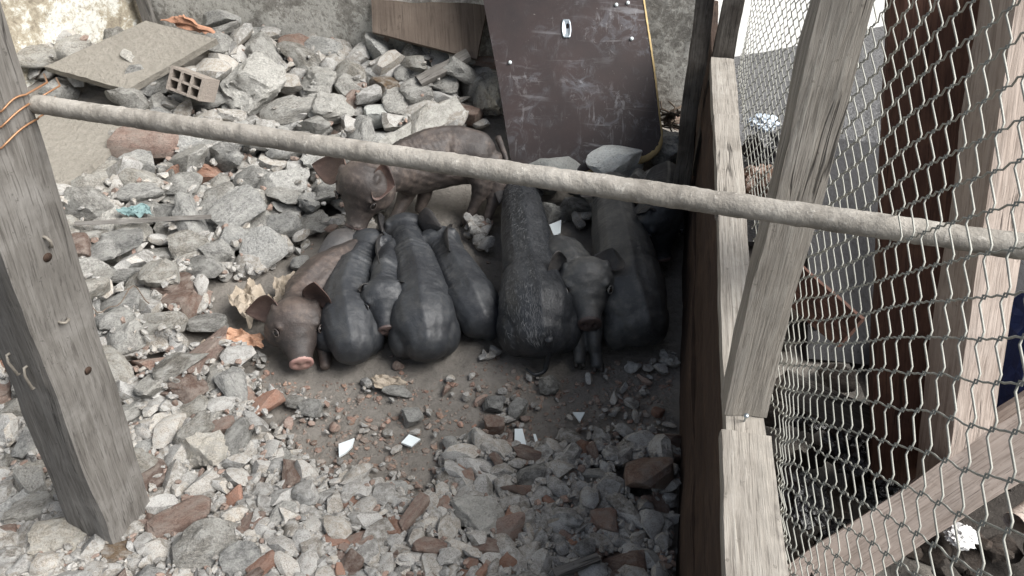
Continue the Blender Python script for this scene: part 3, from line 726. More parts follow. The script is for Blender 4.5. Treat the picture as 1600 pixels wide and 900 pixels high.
# ================================================================= RUBBLE
CELL = .01; X0, X1, Y0, Y1 = -3.0, 1.0, .2, 3.6
nxh, nyh = int((X1-X0)/CELL), int((Y1-Y0)/CELL)
Hm = np.array([[terrain(X0+(i+.5)*CELL, Y0+(j+.5)*CELL) for i in range(nxh)] for j in range(nyh)]); T0 = Hm.copy()
def foot(x, y, r):
    i0, i1 = int((x-r-X0)/CELL), int((x+r-X0)/CELL)+1; j0, j1 = int((y-r-Y0)/CELL), int((y+r-Y0)/CELL)+1
    i0, j0 = max(i0, 0), max(j0, 0); i1, j1 = min(i1, nxh), min(j1, nyh)
    if i0 >= i1 or j0 >= j1: return None
    xs = X0+(np.arange(i0, i1)+.5)*CELL-x; ys = Y0+(np.arange(j0, j1)+.5)*CELL-y
    d2 = (xs[None, :]**2+ys[:, None]**2)/(r*r); return slice(j0, j1), slice(i0, i1), d2
def rest(x, y, r):
    f = foot(x, y, r*.75)
    if f is None: return None
    m = f[2] < 1
    if not m.any(): return float(Hm[f[0], f[1]].mean())
    return float(Hm[f[0], f[1]][m].mean())
def stamp(x, y, r, ztop, hz):
    f = foot(x, y, r)
    if f is None: return
    m = f[2] < 1; h = ztop-hz+hz*np.sqrt(np.clip(1-f[2], 0, 1)); sub = Hm[f[0], f[1]]; sub[m] = np.maximum(sub[m], h[m])
LM = [((398, 158), 'the largest rough boulder'), ((300, 125), 'the hollow brick'), ((463, 86), 'the upright grooved brick'), ((605, 143), 'the tan orange stone'), ((660, 60), 'the dark leaning plywood'),
 ((592, 192), 'the white plaster lump'), ((236, 232), 'the ribbed brick block'), ((148, 285), 'the flat slab by the lower plywood'), ((225, 343), 'the wooden stick'), ((258, 405), 'the long flat stone'),
 ((180, 434), 'the thin whitish slab'), ((188, 484), 'the slab with the wire'), ((286, 480), 'the squared terracotta lump'), ((390, 475), 'the crumpled beige wrapper'), ((368, 530), 'the orange wrapper'),
 ((245, 580), 'the orange streaked brick block'), ((418, 638), 'the lone pinkish tile'), ((330, 722), 'the big rounded grey stone'), ((170, 830), 'the foot of the left post'), ((288, 824), 'the long brown brick fragment'),
 ((20, 780), 'the lower left corner'), ((745, 819), 'the large oval pale stone'), ((558, 854), 'the long reddish brick shard'), ((541, 698), 'the pointed tile shard'), ((641, 688), 'the diamond shaped tile shard'),
 ((813, 692), 'the tall tile shard'), ((925, 750), 'the long thin dark stone'), ((998, 748), 'the big dark slanted block'), ((965, 888), 'the brown flat block'), ((1020, 620), 'the plank wall base'), ((850, 575), 'the largest piglet tail'),
 ((655, 585), 'the long backed piglet rump'), ((545, 585), 'the second piglet rump'), ((508, 300), 'the boulder by the standing piglet'), ((690, 100), 'the wood offcut'), ((768, 165), 'the tall stone by the maroon board'),
 ((1042, 240), 'the dark corner boulder'), ((862, 286), 'the white plaster slab'), ((550, 60), 'the back wall foot'), ((430, 330), 'the gap under the pipe'), ((430, 790), 'the small orange brick chips'), ((690, 890), 'the bottom edge centre'),
 ((650, 760), 'the lower rim of the dirt patch'), ((340, 660), 'the stones left of the dirt patch'), ((80, 560), 'the dark side of the post'), ((270, 290), 'the crumbling mortar lump')]
PENDING = []
def later(o, adj, px, py): PENDING.append((o, adj, px, py))
def name_stones():
    groups = {}
    for o, adj, px, py in PENDING:
        d, nm, (lx, ly) = min(((px-l[0][0])**2+(py-l[0][1])**2, l[1], l[0]) for l in LM)
        dx, dy = px-lx, (py-ly)*1.3
        side = ('right of' if dx > 0 else 'left of') if abs(dx) > abs(dy) else ('in front of' if dy > 0 else 'behind')
        groups.setdefault((adj, side, nm), []).append((d, o))
    words_ = ['', 'second ', 'third ', 'fourth ', 'fifth ', 'sixth ', 'seventh ', 'eighth ', 'ninth ', 'tenth ', 'eleventh ', 'twelfth ', 'thirteenth ', 'fourteenth ', 'fifteenth ', 'sixteenth ', 'seventeenth ', 'eighteenth ']
    for (adj, side, nm), L in groups.items():
        L.sort(key=lambda t: t[0])
        for i, (d, o) in enumerate(L):
            o['label'] = (words_[min(i, 17)]+('nearest ' if len(L) > 1 else '')+adj+' '+side+' '+nm).strip()

HAND = [ # px, py, w, h, kind, angle, words
 (398, 158, 98, 82, 'big', 10, 'largest rough pale boulder beside the hollow brick'),
 (500, 142, 58, 52, 'big', 40, 'round pale lump of concrete right of the largest boulder'),
 (520, 190, 72, 56, 'big', 0, 'broad whitish lump of concrete just above the pipe'),
 (463, 86, 48, 50, 'brick', 80, 'upright grooved brown brick piece against the back wall'),
 (605, 143, 46, 42, 'tan', 20, 'rounded tan orange stone near the back wall'),
 (592, 192, 46, 38, 'pale', 25, 'angular white plaster lump above the pipe'),
 (490, 210, 60, 26, 'rock', 0, None), (575, 222, 60, 36, 'pale2', 10, None),
 (428, 95, 40, 38, 'rock', 50, None), (545, 110, 45, 30, 'rock', 0, None), (640, 120, 50, 40, 'rock', 30, None), (670, 150, 44, 44, 'rock', 10, None),
 (318, 182, 92, 30, 'rock', -4, 'long low concrete lump under the hollow brick'),
 (240, 148, 56, 38, 'rock', 10, None), (350, 95, 50, 40, 'rock', 0, None), (375, 120, 40, 30, 'rock', 0, None),
 (236, 232, 92, 62, 'brick', 8, 'dusty pink ribbed brick block in the upper left heap'),
 (318, 246, 74, 56, 'rock', 20, None), (222, 262, 72, 46, 'rock', -10, 'crumbling mortar lump in front of the ribbed brick'),
 (148, 285, 98, 48, 'flat', 5, 'flat pale concrete slab lying beside the lower plywood board'),
 (133, 318, 70, 24, 'flat', -3, None), (218, 308, 40, 34, 'brickd', 40, None), (180, 322, 50, 40, 'rock', 0, None),
 (378, 245, 40, 26, 'rock', 0, None), (436, 252, 80, 34, 'rock', -5, None), (430, 300, 50, 34, 'rock', 0, None),
 (217, 369, 56, 50, 'big', -30, 'pale squarish stone below the wooden stick'),
 (268, 364, 46, 54, 'rock', 80, None), (314, 358, 66, 42, 'rock', 25, None), (145, 378, 64, 40, 'rock', -10, None),
 (345, 375, 52, 56, 'rock', 60, None), (258, 405, 96, 40, 'flat', -4, 'long pale flat stone in the heap left of the piglets'),
 (180, 434, 96, 24, 'pale2', 2, 'long thin whitish slab beside the left post'),
 (190, 405, 46, 28, 'rock', 0, None), (140, 412, 56, 42, 'flat', -10, None), (253, 432, 52, 40, 'rock', -30, None),
 (188, 484, 96, 46, 'flat', 8, 'wide pale slab with a wire lying over it'), (235, 470, 50, 50, 'rock', 0, None),
 (168, 526, 44, 34, 'rock', 0, None), (210, 512, 46, 34, 'rock', 20, None), (250, 500, 40, 36, 'rock', 60, None),
 (222, 546, 60, 22, 'rock', 12, None), (325, 514, 62, 34, 'flat', 0, 'smooth flat grey stone beside the orange wrapper'),
 (286, 480, 52, 46, 'brick', -15, 'squared terracotta brick lump in the heap left of the piglets'),
 (300, 462, 60, 22, 'brickd', -5, None),
 (245, 580, 100, 44, 'brick', 3, 'long dusty brick block with orange streaks right of the left post'),
 (240, 605, 70, 26, 'rock', 0, None), (270, 612, 46, 30, 'rock', 0, None), (320, 608, 62, 44, 'rock', 20, None),
 (418, 638, 58, 34, 'red', 38, 'pinkish broken tile lying alone on the dirt at the left'),
 (330, 660, 52, 44, 'rock', 30, None), (222, 660, 36, 40, 'rock', 0, None), (262, 652, 36, 36, 'rock', 0, None), (230, 705, 52, 50, 'rock', 0, None),
 (330, 722, 72, 52, 'big', 12, 'large rounded grey stone right of the left post foot'),
 (292, 700, 24, 50, 'brickd', 85, None), (300, 748, 70, 30, 'rock', -30, None),
 (288, 824, 92, 46, 'brick', 28, 'long brown brick fragment at the foot of the left post'),
 (366, 786, 32, 32, 'red', 20, 'small orange brick chip above the long brown fragment'),
 (245, 835, 24, 60, 'rock', 75, None), (100, 852, 76, 56, 'big', 5, 'craggy whitish rock in front of the left post foot'),
 (190, 872, 60, 36, 'tan', 0, 'speckled brownish stone before the left post foot'), (25, 890, 70, 34, 'rock', 0, None), (90, 893, 60, 30, 'rock', 0, None),
 (330, 862, 110, 70, 'rock', 15, 'broad dull grey rock at the bottom left'),
 (270, 760, 36, 36, 'rock', 0, None), (275, 790, 40, 44, 'rock', 0, None),
 (745, 819, 86, 56, 'disc', -8, 'large smooth oval pale stone at the bottom centre'),
 (455, 775, 62, 42, 'flat', 20, None), (553, 764, 36, 42, 'rock', 30, None), (438, 715, 36, 32, 'rock', 0, None), (485, 640, 38, 24, 'rock', -15, None),
 (462, 628, 28, 22, 'rock', 0, None), (622, 610, 46, 20, 'flat', -10, None), (645, 650, 32, 26, 'rock', 0, None),
 (522, 742, 30, 24, 'brickd', -30, None), (512, 770, 26, 24, 'brickd', 60, None), (424, 812, 34, 36, 'red', 20, None),
 (558, 854, 52, 28, 'brick', 25, 'long reddish brick shard in the foreground rubble'), (398, 850, 24, 40, 'brick', 80, None),
 (620, 768, 34, 24, 'rock', 0, None), (668, 798, 40, 36, 'rock', 50, None), (645, 835, 40, 36, 'rock', 0, None), (612, 838, 36, 50, 'rock', -50, None),
 (830, 750, 62, 40, 'rock', 28, 'grey elongated stone left of the brick shards'), (755, 715, 32, 28, 'rock', 0, None), (744, 684, 40, 34, 'rock', -20, None),
 (705, 692, 26, 20, 'pale2', 0, None), (790, 752, 26, 30, 'tan', 80, None), (865, 785, 38, 38, 'rock', 0, None), (905, 700, 22, 20, 'rock', 0, None),
 (892, 716, 34, 22, 'brick', 15, None), (718, 711, 32, 18, 'brick', 20, None), (785, 725, 50, 16, 'brick', 3, None),
 (925, 750, 84, 18, 'rock', -2, 'long thin dark stone in the shade near the plank wall'),
 (998, 748, 78, 74, 'brickd', 40, 'big dark slanted block against the plank wall'),
 (942, 826, 42, 44, 'brickd', 10, 'dark reddish square block in the lower right shade'),
 (965, 888, 82, 36, 'brickd', -5, 'brown flat block at the bottom right of the rubble'),
 (905, 800, 52, 44, 'rock', 0, None), (930, 790, 44, 34, 'rock', 0, None), (985, 835, 36, 40, 'rock', 0, None),
 (858, 603, 32, 28, 'rock', 0, None), (810, 640, 30, 30, 'rock', 0, None), (773, 632, 34, 28, 'rock', 20, None), (772, 662, 30, 34, 'brick', 40, None),
 (508, 300, 44, 66, 'bigd', 85, 'dark rounded boulder touching the standing piglet head'),
 (488, 356, 56, 46, 'flatd', -35, 'dark flat stone left of the slate piglets'), (415, 330, 50, 40, 'rock', 0, None),
 (380, 320, 56, 44, 'rock', 0, None), (440, 390, 36, 30, 'rock', 0, None), (470, 410, 26, 40, 'rockd', 70, None),
 (768, 165, 56, 96, 'bigd', 80, 'tall dark stone leaning beside the maroon board'), (745, 130, 50, 50, 'rockd', 0, None), (730, 186, 44, 28, 'brick', -20, 'reddish brick corner behind the standing piglet back'),
 (1042, 240, 70, 74, 'bigd', 70, 'dark rounded boulder in the far right corner'),
 (863, 334, 34, 30, 'rock', 20, None), (862, 292, 74, 66, 'slab', -10, 'white plaster slab left of the largest piglet head'),
 (962, 274, 96, 50, 'slab', 8, 'whitish slab under the maroon board foot'),
 (20, 730, 60, 50, 'rockd', 0, None), (30, 800, 60, 60, 'rockd', 0, None), (60, 830, 50, 40, 'rockd', 0, None), (15, 560, 60, 60, 'rock', 0, None), (20, 640, 50, 40, 'rock', 0, None),
 (88, 150, 60, 44, 'rock', 0, None), (700, 210, 60, 22, 'flat', 15, None),
]
SOLID = []
def stone_obj(px, py, w, h, kind, ang, words, rs):
    p = GT(px, py, 0); dep = proj(p)[2]; sx = w/F_PX*dep/2; sy = max(h/F_PX*dep/2*1.12, sx*.35); sz = min(sx, sy)*.75
    k = kind.rstrip('d') if kind in ('rockd', 'bigd', 'flatd', 'brickd') else kind
    if k == 'flat': sz *= .6
    if k == 'disc': sz *= .6
    if k == 'slab': k = 'pale'; extra = .05
    elif kind in ('big', 'disc'): extra = .022
    elif words is not None: extra = .016
    else: extra = 0
    if h > w: sy = h/F_PX*dep/2*.95
    if k in ('rock', 'flat', 'pale2', 'pale'): me = ROCKS[rs.integers(len(ROCKS))]
    elif k in ('big', 'disc'): me = BIG[rs.integers(len(BIG))]
    elif k == 'tan': me = ROCKS[3]
    else: me = BRICKS[rs.integers(len(BRICKS))]
    mat = {'pale': M['pale'], 'pale2': M['concrete'], 'tan': M['tan'], 'red': M['brick_red'], 'big': M['bigc'] if kind == 'big' else None, 'disc': M['bigc']}.get(k)
    p = GT(px, py, sz*.55); zb = max(rest(p.x, p.y, min(sx, sy)), terrain(p.x, p.y)) if k != 'x' else 0
    nm = 'brick_fragment' if k in ('brick', 'red') else 'rubble_stone'
    z = terrain(p.x, p.y)+sz*.6+extra
    a = R(ang) if h <= w else 0
    o = place(me, nm, (p.x, p.y, z), (sx*1.08, sy*1.08, sz*1.15), a, (rs.normal()*.12, rs.normal()*.12), mat)
    stamp(p.x, p.y, (sx+sy)/2, z+sz, sz*1.6)
    for q in (-1, 1):
        if sx > sy*1.5: stamp(p.x+q*math.cos(a)*sx*.55, p.y+q*math.sin(a)*sx*.55, sy*.9, z+sz*.9, sz*1.5)
    if words is not None or k == 'big':
        f_ = foot(p.x, p.y, min(sx, sy)*.9)
        if f_: sub = Hm[f_[0], f_[1]]; sub[f_[2] < 1] += .3
    brick = nm == 'brick_fragment'
    if words is None: later(o, ('broken brick' if brick else 'dark grey stone' if kind in ('rockd', 'bigd') else 'flat grey slab' if k == 'flat' else 'angular grey stone'), px, py)
    tag(o, words, 'brick fragment' if brick else 'stone', 'loose brick fragments' if brick else 'stones of the rubble')
    return o
rs = np.random.default_rng(11); n_hand_rock = 0
# reserve the boards and pigs so that nothing is dropped through them
def reserve(poly_px, h, z=0.):
    xs = [q[0] for q in poly_px]; ys = [q[1] for q in poly_px]
    for px in np.arange(min(xs), max(xs), 6):
        for py in np.arange(min(ys), max(ys), 6):
            if inside(px, py, poly_px):
                p = G(px, py, z); f = foot(p.x, p.y, .02)
                if f: Hm[f[0], f[1]] = np.maximum(Hm[f[0], f[1]], h)
def inside(x, y, poly):
    c = False; n = len(poly)
    for i in range(n):
        (x1, y1), (x2, y2) = poly[i], poly[(i+1) % n]
        if (y1 > y) != (y2 > y) and x < (x2-x1)*(y-y1)/(y2-y1)+x1: c = not c
    return c
for hnd in HAND:
    stone_obj(*hnd, rs)
PIGS = [[(425, 440), (500, 380), (560, 370), (640, 345), (690, 350), (760, 420), (785, 500), (775, 535), (700, 575), (660, 590), (600, 520), (575, 580), (500, 575), (440, 570), (425, 500)],
        [(780, 290), (860, 290), (890, 370), (1060, 330), (1060, 540), (1000, 560), (940, 560), (900, 575), (820, 570), (780, 530)], [(600, 260), (790, 240), (790, 350), (600, 360)],
        [(470, 540), (600, 540), (600, 585), (470, 585)]]
for pl in PIGS: reserve(pl, .5)
BOARDS = [[(770, 100), (1050, 100), (1050, 248), (960, 268), (850, 268), (795, 262)], [(60, 175), (205, 190), (160, 250), (85, 305)], [(70, 100), (228, 30), (340, 60), (200, 145)], [(262, 95), (340, 100), (335, 170), (262, 165)]]
for pl in BOARDS: reserve(pl, .6, .1)
for pl in [[(350, 455), (430, 440), (420, 510), (350, 510)], [(310, 510), (412, 515), (412, 550), (310, 560)]]: reserve(pl, .3)
DIRT = [(375, 575), (408, 660), (418, 700), (455, 750), (560, 758), (640, 800), (700, 772), (715, 722), (745, 695), (780, 705), (830, 720), (880, 700), (900, 640), (960, 600), (1010, 580), (960, 560), (400, 560)]
def region(px, py):
    """(radius range in pixels, chance) of loose stones here"""
    if inside(px, py, DIRT): return (4, 10, .10)
    if px > 760 and 560 < py < 720: return (4, 15, .24)
    if px > 620 and 590 < py < 720: return (4, 12, .2)
    if py > 600 and px > 380: return (10, 26, 1)
    if px < 420 and py > 560: return (11, 30, 1)
    if py < 260: return (12, 30, 1)
    if px > 390 and py > 330: return (6, 15, .9)
    return (13, 36, 1)
fill = []
tries = 0
while len(fill) < 3300 and tries < 14000:
    tries += 1
    px, py = rs.uniform(-260, 1110), rs.uniform(45, 1060)
    lo, hi, ch = region(px, py)
    if rs.random() > ch: continue
    rp = lo+(hi-lo)*rs.random()**(1.3+1.3*(tries > 4000)) if tries < 9000 else lo*rs.uniform(.6, 1.1)
    best = None
    for k in range(7):
        qx, qy = px+rs.normal()*rp*1.3, py+rs.normal()*rp*1.0
        p = GT(qx, qy, 0); dep = proj(p)[2]; r = rp/F_PX*dep
        if p.x > wall_x(p.y)-r*.6 or p.x < -2.9 or p.y > 3.37-.1835*(p.x+1.63)-r*.7 or p.y < .3: continue
        z = rest(p.x, p.y, r)
        if z is None: continue
        ex = z-terrain(p.x, p.y)
        if ex > max(.035, r*.95): continue
        if inside(*proj(p)[:2], DIRT) and rp > 11: continue
        if best is None or ex < best[0]: best = (ex, p.x, p.y, z, r)
    if best is None: continue
    ex, x, y, z, r = best
    sx = r*rs.uniform(.95, 1.55); sy = r*rs.uniform(.62, 1.0); sz = r*rs.uniform(.42, .75)
    zc = z+sz*(.45 if py < 560 else .36); stamp(x, y, r, zc+sz*.8, sz*1.3)
    u = rs.random(); pxx, pyy, dep = proj((x, y, zc))
    isb = u < (.22 if (pyy > 560 and pxx > 380) else .09 if pyy > 430 or pxx > 600 else .04)
    fill.append((r/dep*F_PX if (-20 < pxx < 1100 and -20 < pyy < 920) else 0, x, y, zc, sx, sy, sz, rs.uniform(0, 6.28), rs.normal()*.28, rs.normal()*.28, isb, pxx, pyy, rs.random()))
fill.sort(key=lambda a: -a[0])
n_rock = 300-sum(1 for h in HAND if h[4] not in ('brick', 'red', 'brickd')); n_br = 170
stuffV, stuffF = [], []
for f in fill:
    rp, x, y, zc, sx, sy, sz, rz, tx, ty, isb, pxx, pyy, u = f
    if isb and n_br > 0 and rp > 0:
        n_br -= 1; me = BRICKS[rs.integers(len(BRICKS))]
        o = place(me, 'brick_fragment', (x, y, zc), (sx, sy*.9, sz*.9), rz, (tx, ty), M['brick_red'] if u < .22 else None)
        later(o, ('fresh orange' if u < .22 else 'dusty brown')+' brick fragment', pxx, pyy); tag(o, None, 'brick fragment', 'loose brick fragments')
    elif not isb and n_rock > 0 and rp > 0:
        n_rock -= 1; k = rs.integers(len(ROCKS))
        o = place(ROCKS[k], 'rubble_stone', (x, y, zc), (sx, sy, sz), rz, (tx, ty))
        later(o, ('large' if rp > 21 else 'middling' if rp > 16 else 'small')+(' flat' if sz < .56*sx else ' chunky')+' grey stone', pxx, pyy); tag(o, None, 'stone', 'stones of the rubble')
    else:
        stuffV.append(f)
name_stones()
def merged(name, items, sub, mats, shapes, label, cat):
    VS, FS, MI = [], [], []; base = 0
    Fa = np.array(ICO[sub][1])
    for it in items:
        x, y, z, sx, sy, sz, rz, tx, ty, mi = it
        V = shapes[int(rs.integers(len(shapes)))]
        m = np.array((Matrix.Rotation(rz, 3, 'Z') @ Matrix.Rotation(tx, 3, 'X') @ Matrix.Rotation(ty, 3, 'Y')))
        VS.append((V*[sx, sy, sz]) @ m.T + [x, y, z]); FS.append(Fa+base); base += len(V); MI.append(np.full(len(Fa), mi))
    VS = np.concatenate(VS); FS = np.concatenate(FS); MI = np.concatenate(MI)
    me = bpy.data.meshes.new(name); me.vertices.add(len(VS)); me.vertices.foreach_set('co', VS.ravel())
    me.loops.add(len(FS)*3); me.loops.foreach_set('vertex_index', FS.ravel()); me.polygons.add(len(FS))
    me.polygons.foreach_set('loop_start', np.arange(len(FS))*3); me.polygons.foreach_set('loop_total', np.full(len(FS), 3))
    for m in mats: me.materials.append(m)
    me.polygons.foreach_set('material_index', MI); me.polygons.foreach_set('use_smooth', np.ones(len(FS), bool)); me.update(calc_edges=True); me.set_sharp_from_angle(angle=R(28))
    o = link(bpy.data.objects.new(name, me)); return tag(o, label, cat, kind='stuff')
M['brick_stuff'] = stone_mat('brick_gravel', 42, True, (.19, .125, .10), (.35, .245, .195), (.8, .86, .92), (.5, .44, .38), dust=(.33, .28, .24), dustamt=.65)
SH2 = [rock_verts(2, 700+i, cuts=8, rough=.07) for i in range(20)]
SH1 = [rock_verts(1, 800+i, cuts=4, rough=.05) for i in range(12)]
merged('small_rubble', [(f[1], f[2], f[3], f[4], f[5], f[6], f[7], f[8], f[9], 1 if f[10] else 0) for f in stuffV], 2, [M['concrete_stuff'], M['brick_stuff']], SH2,
       'smaller broken stones filling the gaps of the rubble', 'small rubble')
peb = []
for k in range(30000):
    px, py = rs.uniform(-100, 1090), rs.uniform(60, 980); p = GT(px, py, 0)
    if p.x > wall_x(p.y)-.005: continue
    ind = inside(px, py, DIRT)
    if ind and rs.random() > .75: continue
    if rs.random() > .5+.5*(noise.noise(Vector((p.x*6, p.y*6, 9)))+.3): continue
    r = rs.uniform(.0018, .0045) if rs.random() < .75 else rs.uniform(.0045, .009)
    ii, jj = int((p.x-X0)/CELL), int((p.y-Y0)/CELL)
    if not (0 <= ii < nxh and 0 <= jj < nyh): continue
    if Hm[jj, ii]-T0[jj, ii] > .03: continue
    peb.append((p.x, p.y, floor_z(p.x, p.y)+r*.15, r*rs.uniform(.9, 1.5), r, r*.75, rs.uniform(0, 6.28), 0, 0, 1 if rs.random() < .12 else 0))
chips = []
for k in range(9000):
    px, py = rs.uniform(-150, 1090), rs.uniform(60, 1000); p = GT(px, py, .02)
    if p.x > wall_x(p.y)-.01: continue
    ii, jj = int((p.x-X0)/CELL), int((p.y-Y0)/CELL)
    if not (2 <= ii < nxh-2 and 2 <= jj < nyh-2): continue
    w_ = Hm[jj-2:jj+3, ii-2:ii+3]; a_, b_ = np.unravel_index(w_.argmin(), w_.shape); h_ = w_.min()
    if h_-T0[jj, ii] > .12 or w_.mean()-h_ < .006 or Hm[jj-4 if jj > 4 else 0:jj+5, ii-4 if ii > 4 else 0:ii+5].max() > .42: continue
    r = rs.uniform(.0035, .0095)*min(1.6, proj(p)[2]/1.7); x, y = X0+(ii-2+b_+.5+rs.uniform(-.4, .4))*CELL, Y0+(jj-2+a_+.5+rs.uniform(-.4, .4))*CELL
    Hm[jj-2+a_, ii-2+b_] += r*.8
    chips.append((x, y, h_+r*.35, r*rs.uniform(.9, 1.6), r*rs.uniform(.7, 1), r*.7, rs.uniform(0, 6.28), rs.normal()*.4, rs.normal()*.4, 1 if rs.random() < .16 else 0))
merged('stone_chips', chips, 1, [M['concrete_stuff'], M['brick_stuff']], SH1, 'stone and brick chips lodged between the larger rubble', 'chips')
M['pebble_red'] = stone_mat('brick_crumb', 110, True, (.20, .11, .08), (.36, .21, .15), (.8, .86, .92), (.5, .44, .38), dustamt=.3)
merged('gravel', peb, 1, [M['pebble'], M['pebble_red']], SH1, 'fine gravel and brick crumbs scattered over the dirt', 'gravel')

# ---------------------------------------------------------------- flat white shards
def shard(px, py, poly, th, mat, label, tilt=(0, 0), cat='tile shard', group='white tile shards', name='tile_shard', z=.012):
    c = G(px, py, z+terrain(*G(px, py, 0).xy)); pts = [G(px+a, py+b, c.z)-c for a, b in poly]; n = len(pts)
    bm = bmesh.new(); vs = [bm.verts.new(p) for p in pts]; f = bm.faces.new(vs)
    r = bmesh.ops.extrude_face_region(bm, geom=[f]); 
    for v in [g_ for g_ in r['geom'] if isinstance(g_, bmesh.types.BMVert)]: v.co.z -= th
    bmesh.ops.recalc_face_normals(bm, faces=bm.faces)
    o = bm_obj(name, bm, mat); o.location = c; o.rotation_euler = (tilt[0], tilt[1], 0); return tag(o, label, cat, group)
shard(541, 698, [(-12, -5), (13, -12), (9, 0), (-2, 9), (-12, 14)], .006, M['tile'], 'pointed white tile shard on the dirt left of the other shards', (.1, -.1))
shard(641, 688, [(-14, 4), (-2, -9), (16, -3), (2, 9)], .006, M['tile'], 'diamond shaped white tile shard in the middle of the dirt', (.05, .1))
shard(813, 692, [(-9, -20), (3, -21), (13, 15), (-9, 22)], .006, M['tile'], 'tall pale blue white tile shard near the brick pieces', (.1, .1))
shard(836, 686, [(-3, -8), (1, -8), (5, 5), (1, 7)], .004, M['tile'], 'thin white sliver right of the tall tile shard')
shard(41, 685, [(-10, -3), (10, -5), (5, 6)], .005, M['tile'], 'small white chip on the ground left of the timber post', z=.05)
shard(902, 652, [(-7, -8), (12, -8), (4, 7)], .005, M['tile'], 'dull white chip in the shade near the plank wall')
shard(868, 356, [(-10, -4), (9, -10), (8, 6), (-2, 10)], .006, M['tile'], 'white shard between the largest piglet and the facing one', (.2, 0), z=.06)
shard(705, 600, [(-8, -3), (8, -2), (3, 5)], .004, M['brick_red'], 'small orange crumb on the dirt below the long slate piglet', cat='brick fragment', group=None, name='brick_fragment')

# ---------------------------------------------------------------- hollow brick
def hollow_brick():
    root_p = GT(302, 132, .20); W_, D_, H_ = .155, .13, .10
    bm = bmesh.new(); cols, rows, t = 3, 2, .011
    xs = []; x = -W_/2
    cw = (W_-t*(cols+1))/cols; rh = (H_-t*(rows+1))/rows
    def bx(x0, x1, z0, z1):
        m = Matrix.Translation(((x0+x1)/2, 0, (z0+z1)/2)) @ Matrix.Diagonal((x1-x0, D_, z1-z0, 1)); bmesh.ops.create_cube(bm, size=1, matrix=m)
    for i in range(cols+1): bx(-W_/2+i*(cw+t), -W_/2+i*(cw+t)+t, -H_/2, H_/2)
    for i in range(cols):
        for j in range(rows+1): bx(-W_/2+t+i*(cw+t)+.0004, -W_/2+(i+1)*(cw+t)-.0004, -H_/2+j*(rh+t)+.001, -H_/2+j*(rh+t)+t-.001)
    o = bm_obj('hollow_brick', bm, M['hb']); o.location = root_p; o.rotation_euler = (R(-30), R(14), R(-16)); o.scale = (.86, .86, .86)
    return tag(o, 'broken hollow brick showing its square holes beside the largest boulder', 'hollow brick')
M['hb'] = plain('dusty_hollow_clay', (.27, .235, .205), .9, 0, .6, 30, .25)
hollow_brick()

# ---------------------------------------------------------------- boards
o = slab('plywood_board', [G(68, 104, .33), G(228, 32, .42), G(338, 60, .36), G(198, 141, .29)], .028, M['ply'], seed=2, jag=.006, wob=.0012)
tag(o, 'weathered grey plywood board propped on rubble against the whitewashed wall', 'board')
o = slab('plywood_board', [G(30, 172, .19), G(202, 194, .20), G(160, 246, .18), G(84, 304, .16)], .024, M['ply'], seed=5, jag=.006, wob=.0012)
tag(o, 'lower plywood board lying flat behind the left post under the pipe', 'board')
o = slab('plywood_board', [P(578, -60, 3.20), P(582, 50, 3.12), P(745, 92, 3.02), P(775, -60, 3.12)], .016, M['ply_dark'], seed=8, n=16)
tag(o, 'dark stained plywood board leaning on the back wall beside the maroon board', 'board')
o = slab('clay_sheet', [G(250, 32, .42), G(285, 24, .45), G(335, 52, .40), G(312, 52, .38)], .01, M['clay'], seed=9, wob=.012, jag=.01)
tag(o, 'bent terracotta coloured sheet sticking out behind the plywood', 'sheet')
o = beam('wall_stud', Vector((-1.585, 3.32, .2)), Vector((-1.59, 3.32, 1.6)), .05, .03, M['wood_grey'], wob=.002)
tag(o, 'short grey timber stud fixed in the corner of the two walls', 'stud')

# maroon board with lock plate
def maroon_mat():
    t = NT('scuffed_maroon_laminate'); co = t.n('ShaderNodeTexCoord').outputs['Object']
    n1 = t.noise(co, 4, 6, .6); n2 = t.noise(co, 14, 10, .75, 1.2); n3 = t.noise(t.mapping(co, (30, 30, 12)), 1, 8, .75, 2.5); n4 = t.noise(co, 90, 5, .7)
    c = t.mix(t.ramp(n1, [(.3, g(0)), (.7, g(1))]), (.016, .011, .011), (.036, .021, .019))
    area = t.ramp(t.noise(co, 3.6, 3, .6), [(.44, g(0)), (.62, g(1))])
    for k_, (ax_, sc_) in enumerate([((14, 40, 150), .9), ((170, 40, 22), .8), ((60, 30, 60), 1.6)]):
        mp = t.n('ShaderNodeMapping', {'Vector': co, 'Scale': ax_}); mp.inputs['Rotation'].default_value = (0, .5+k_*.9, 0)
        sn = t.n('ShaderNodeMapping', {'Vector': mp.outputs[0], 'Scale': (sc_*.3,)*3}).outputs[0]
        c = t.mix(t.math('MULTIPLY', t.ramp(t.noise(sn, 1, 5, .7, .6), [(.58, g(0)), (.66, g(.42))]), area), c, (.30, .30, .31))
    c = t.mix(t.math('MULTIPLY', t.ramp(n2, [(.50, g(0)), (.62, g(.32))]), area), c, (.20, .22, .25))
    c = t.mix(t.ramp(n4, [(.68, g(0)), (.74, g(.7))]), c, (.4, .38, .35))
    return t.fin(c, t.math('ADD', .38, t.math('MULTIPLY', n2, .35)), t.bump(n2, .15, .004), .5)
M['maroon'] = maroon_mat()
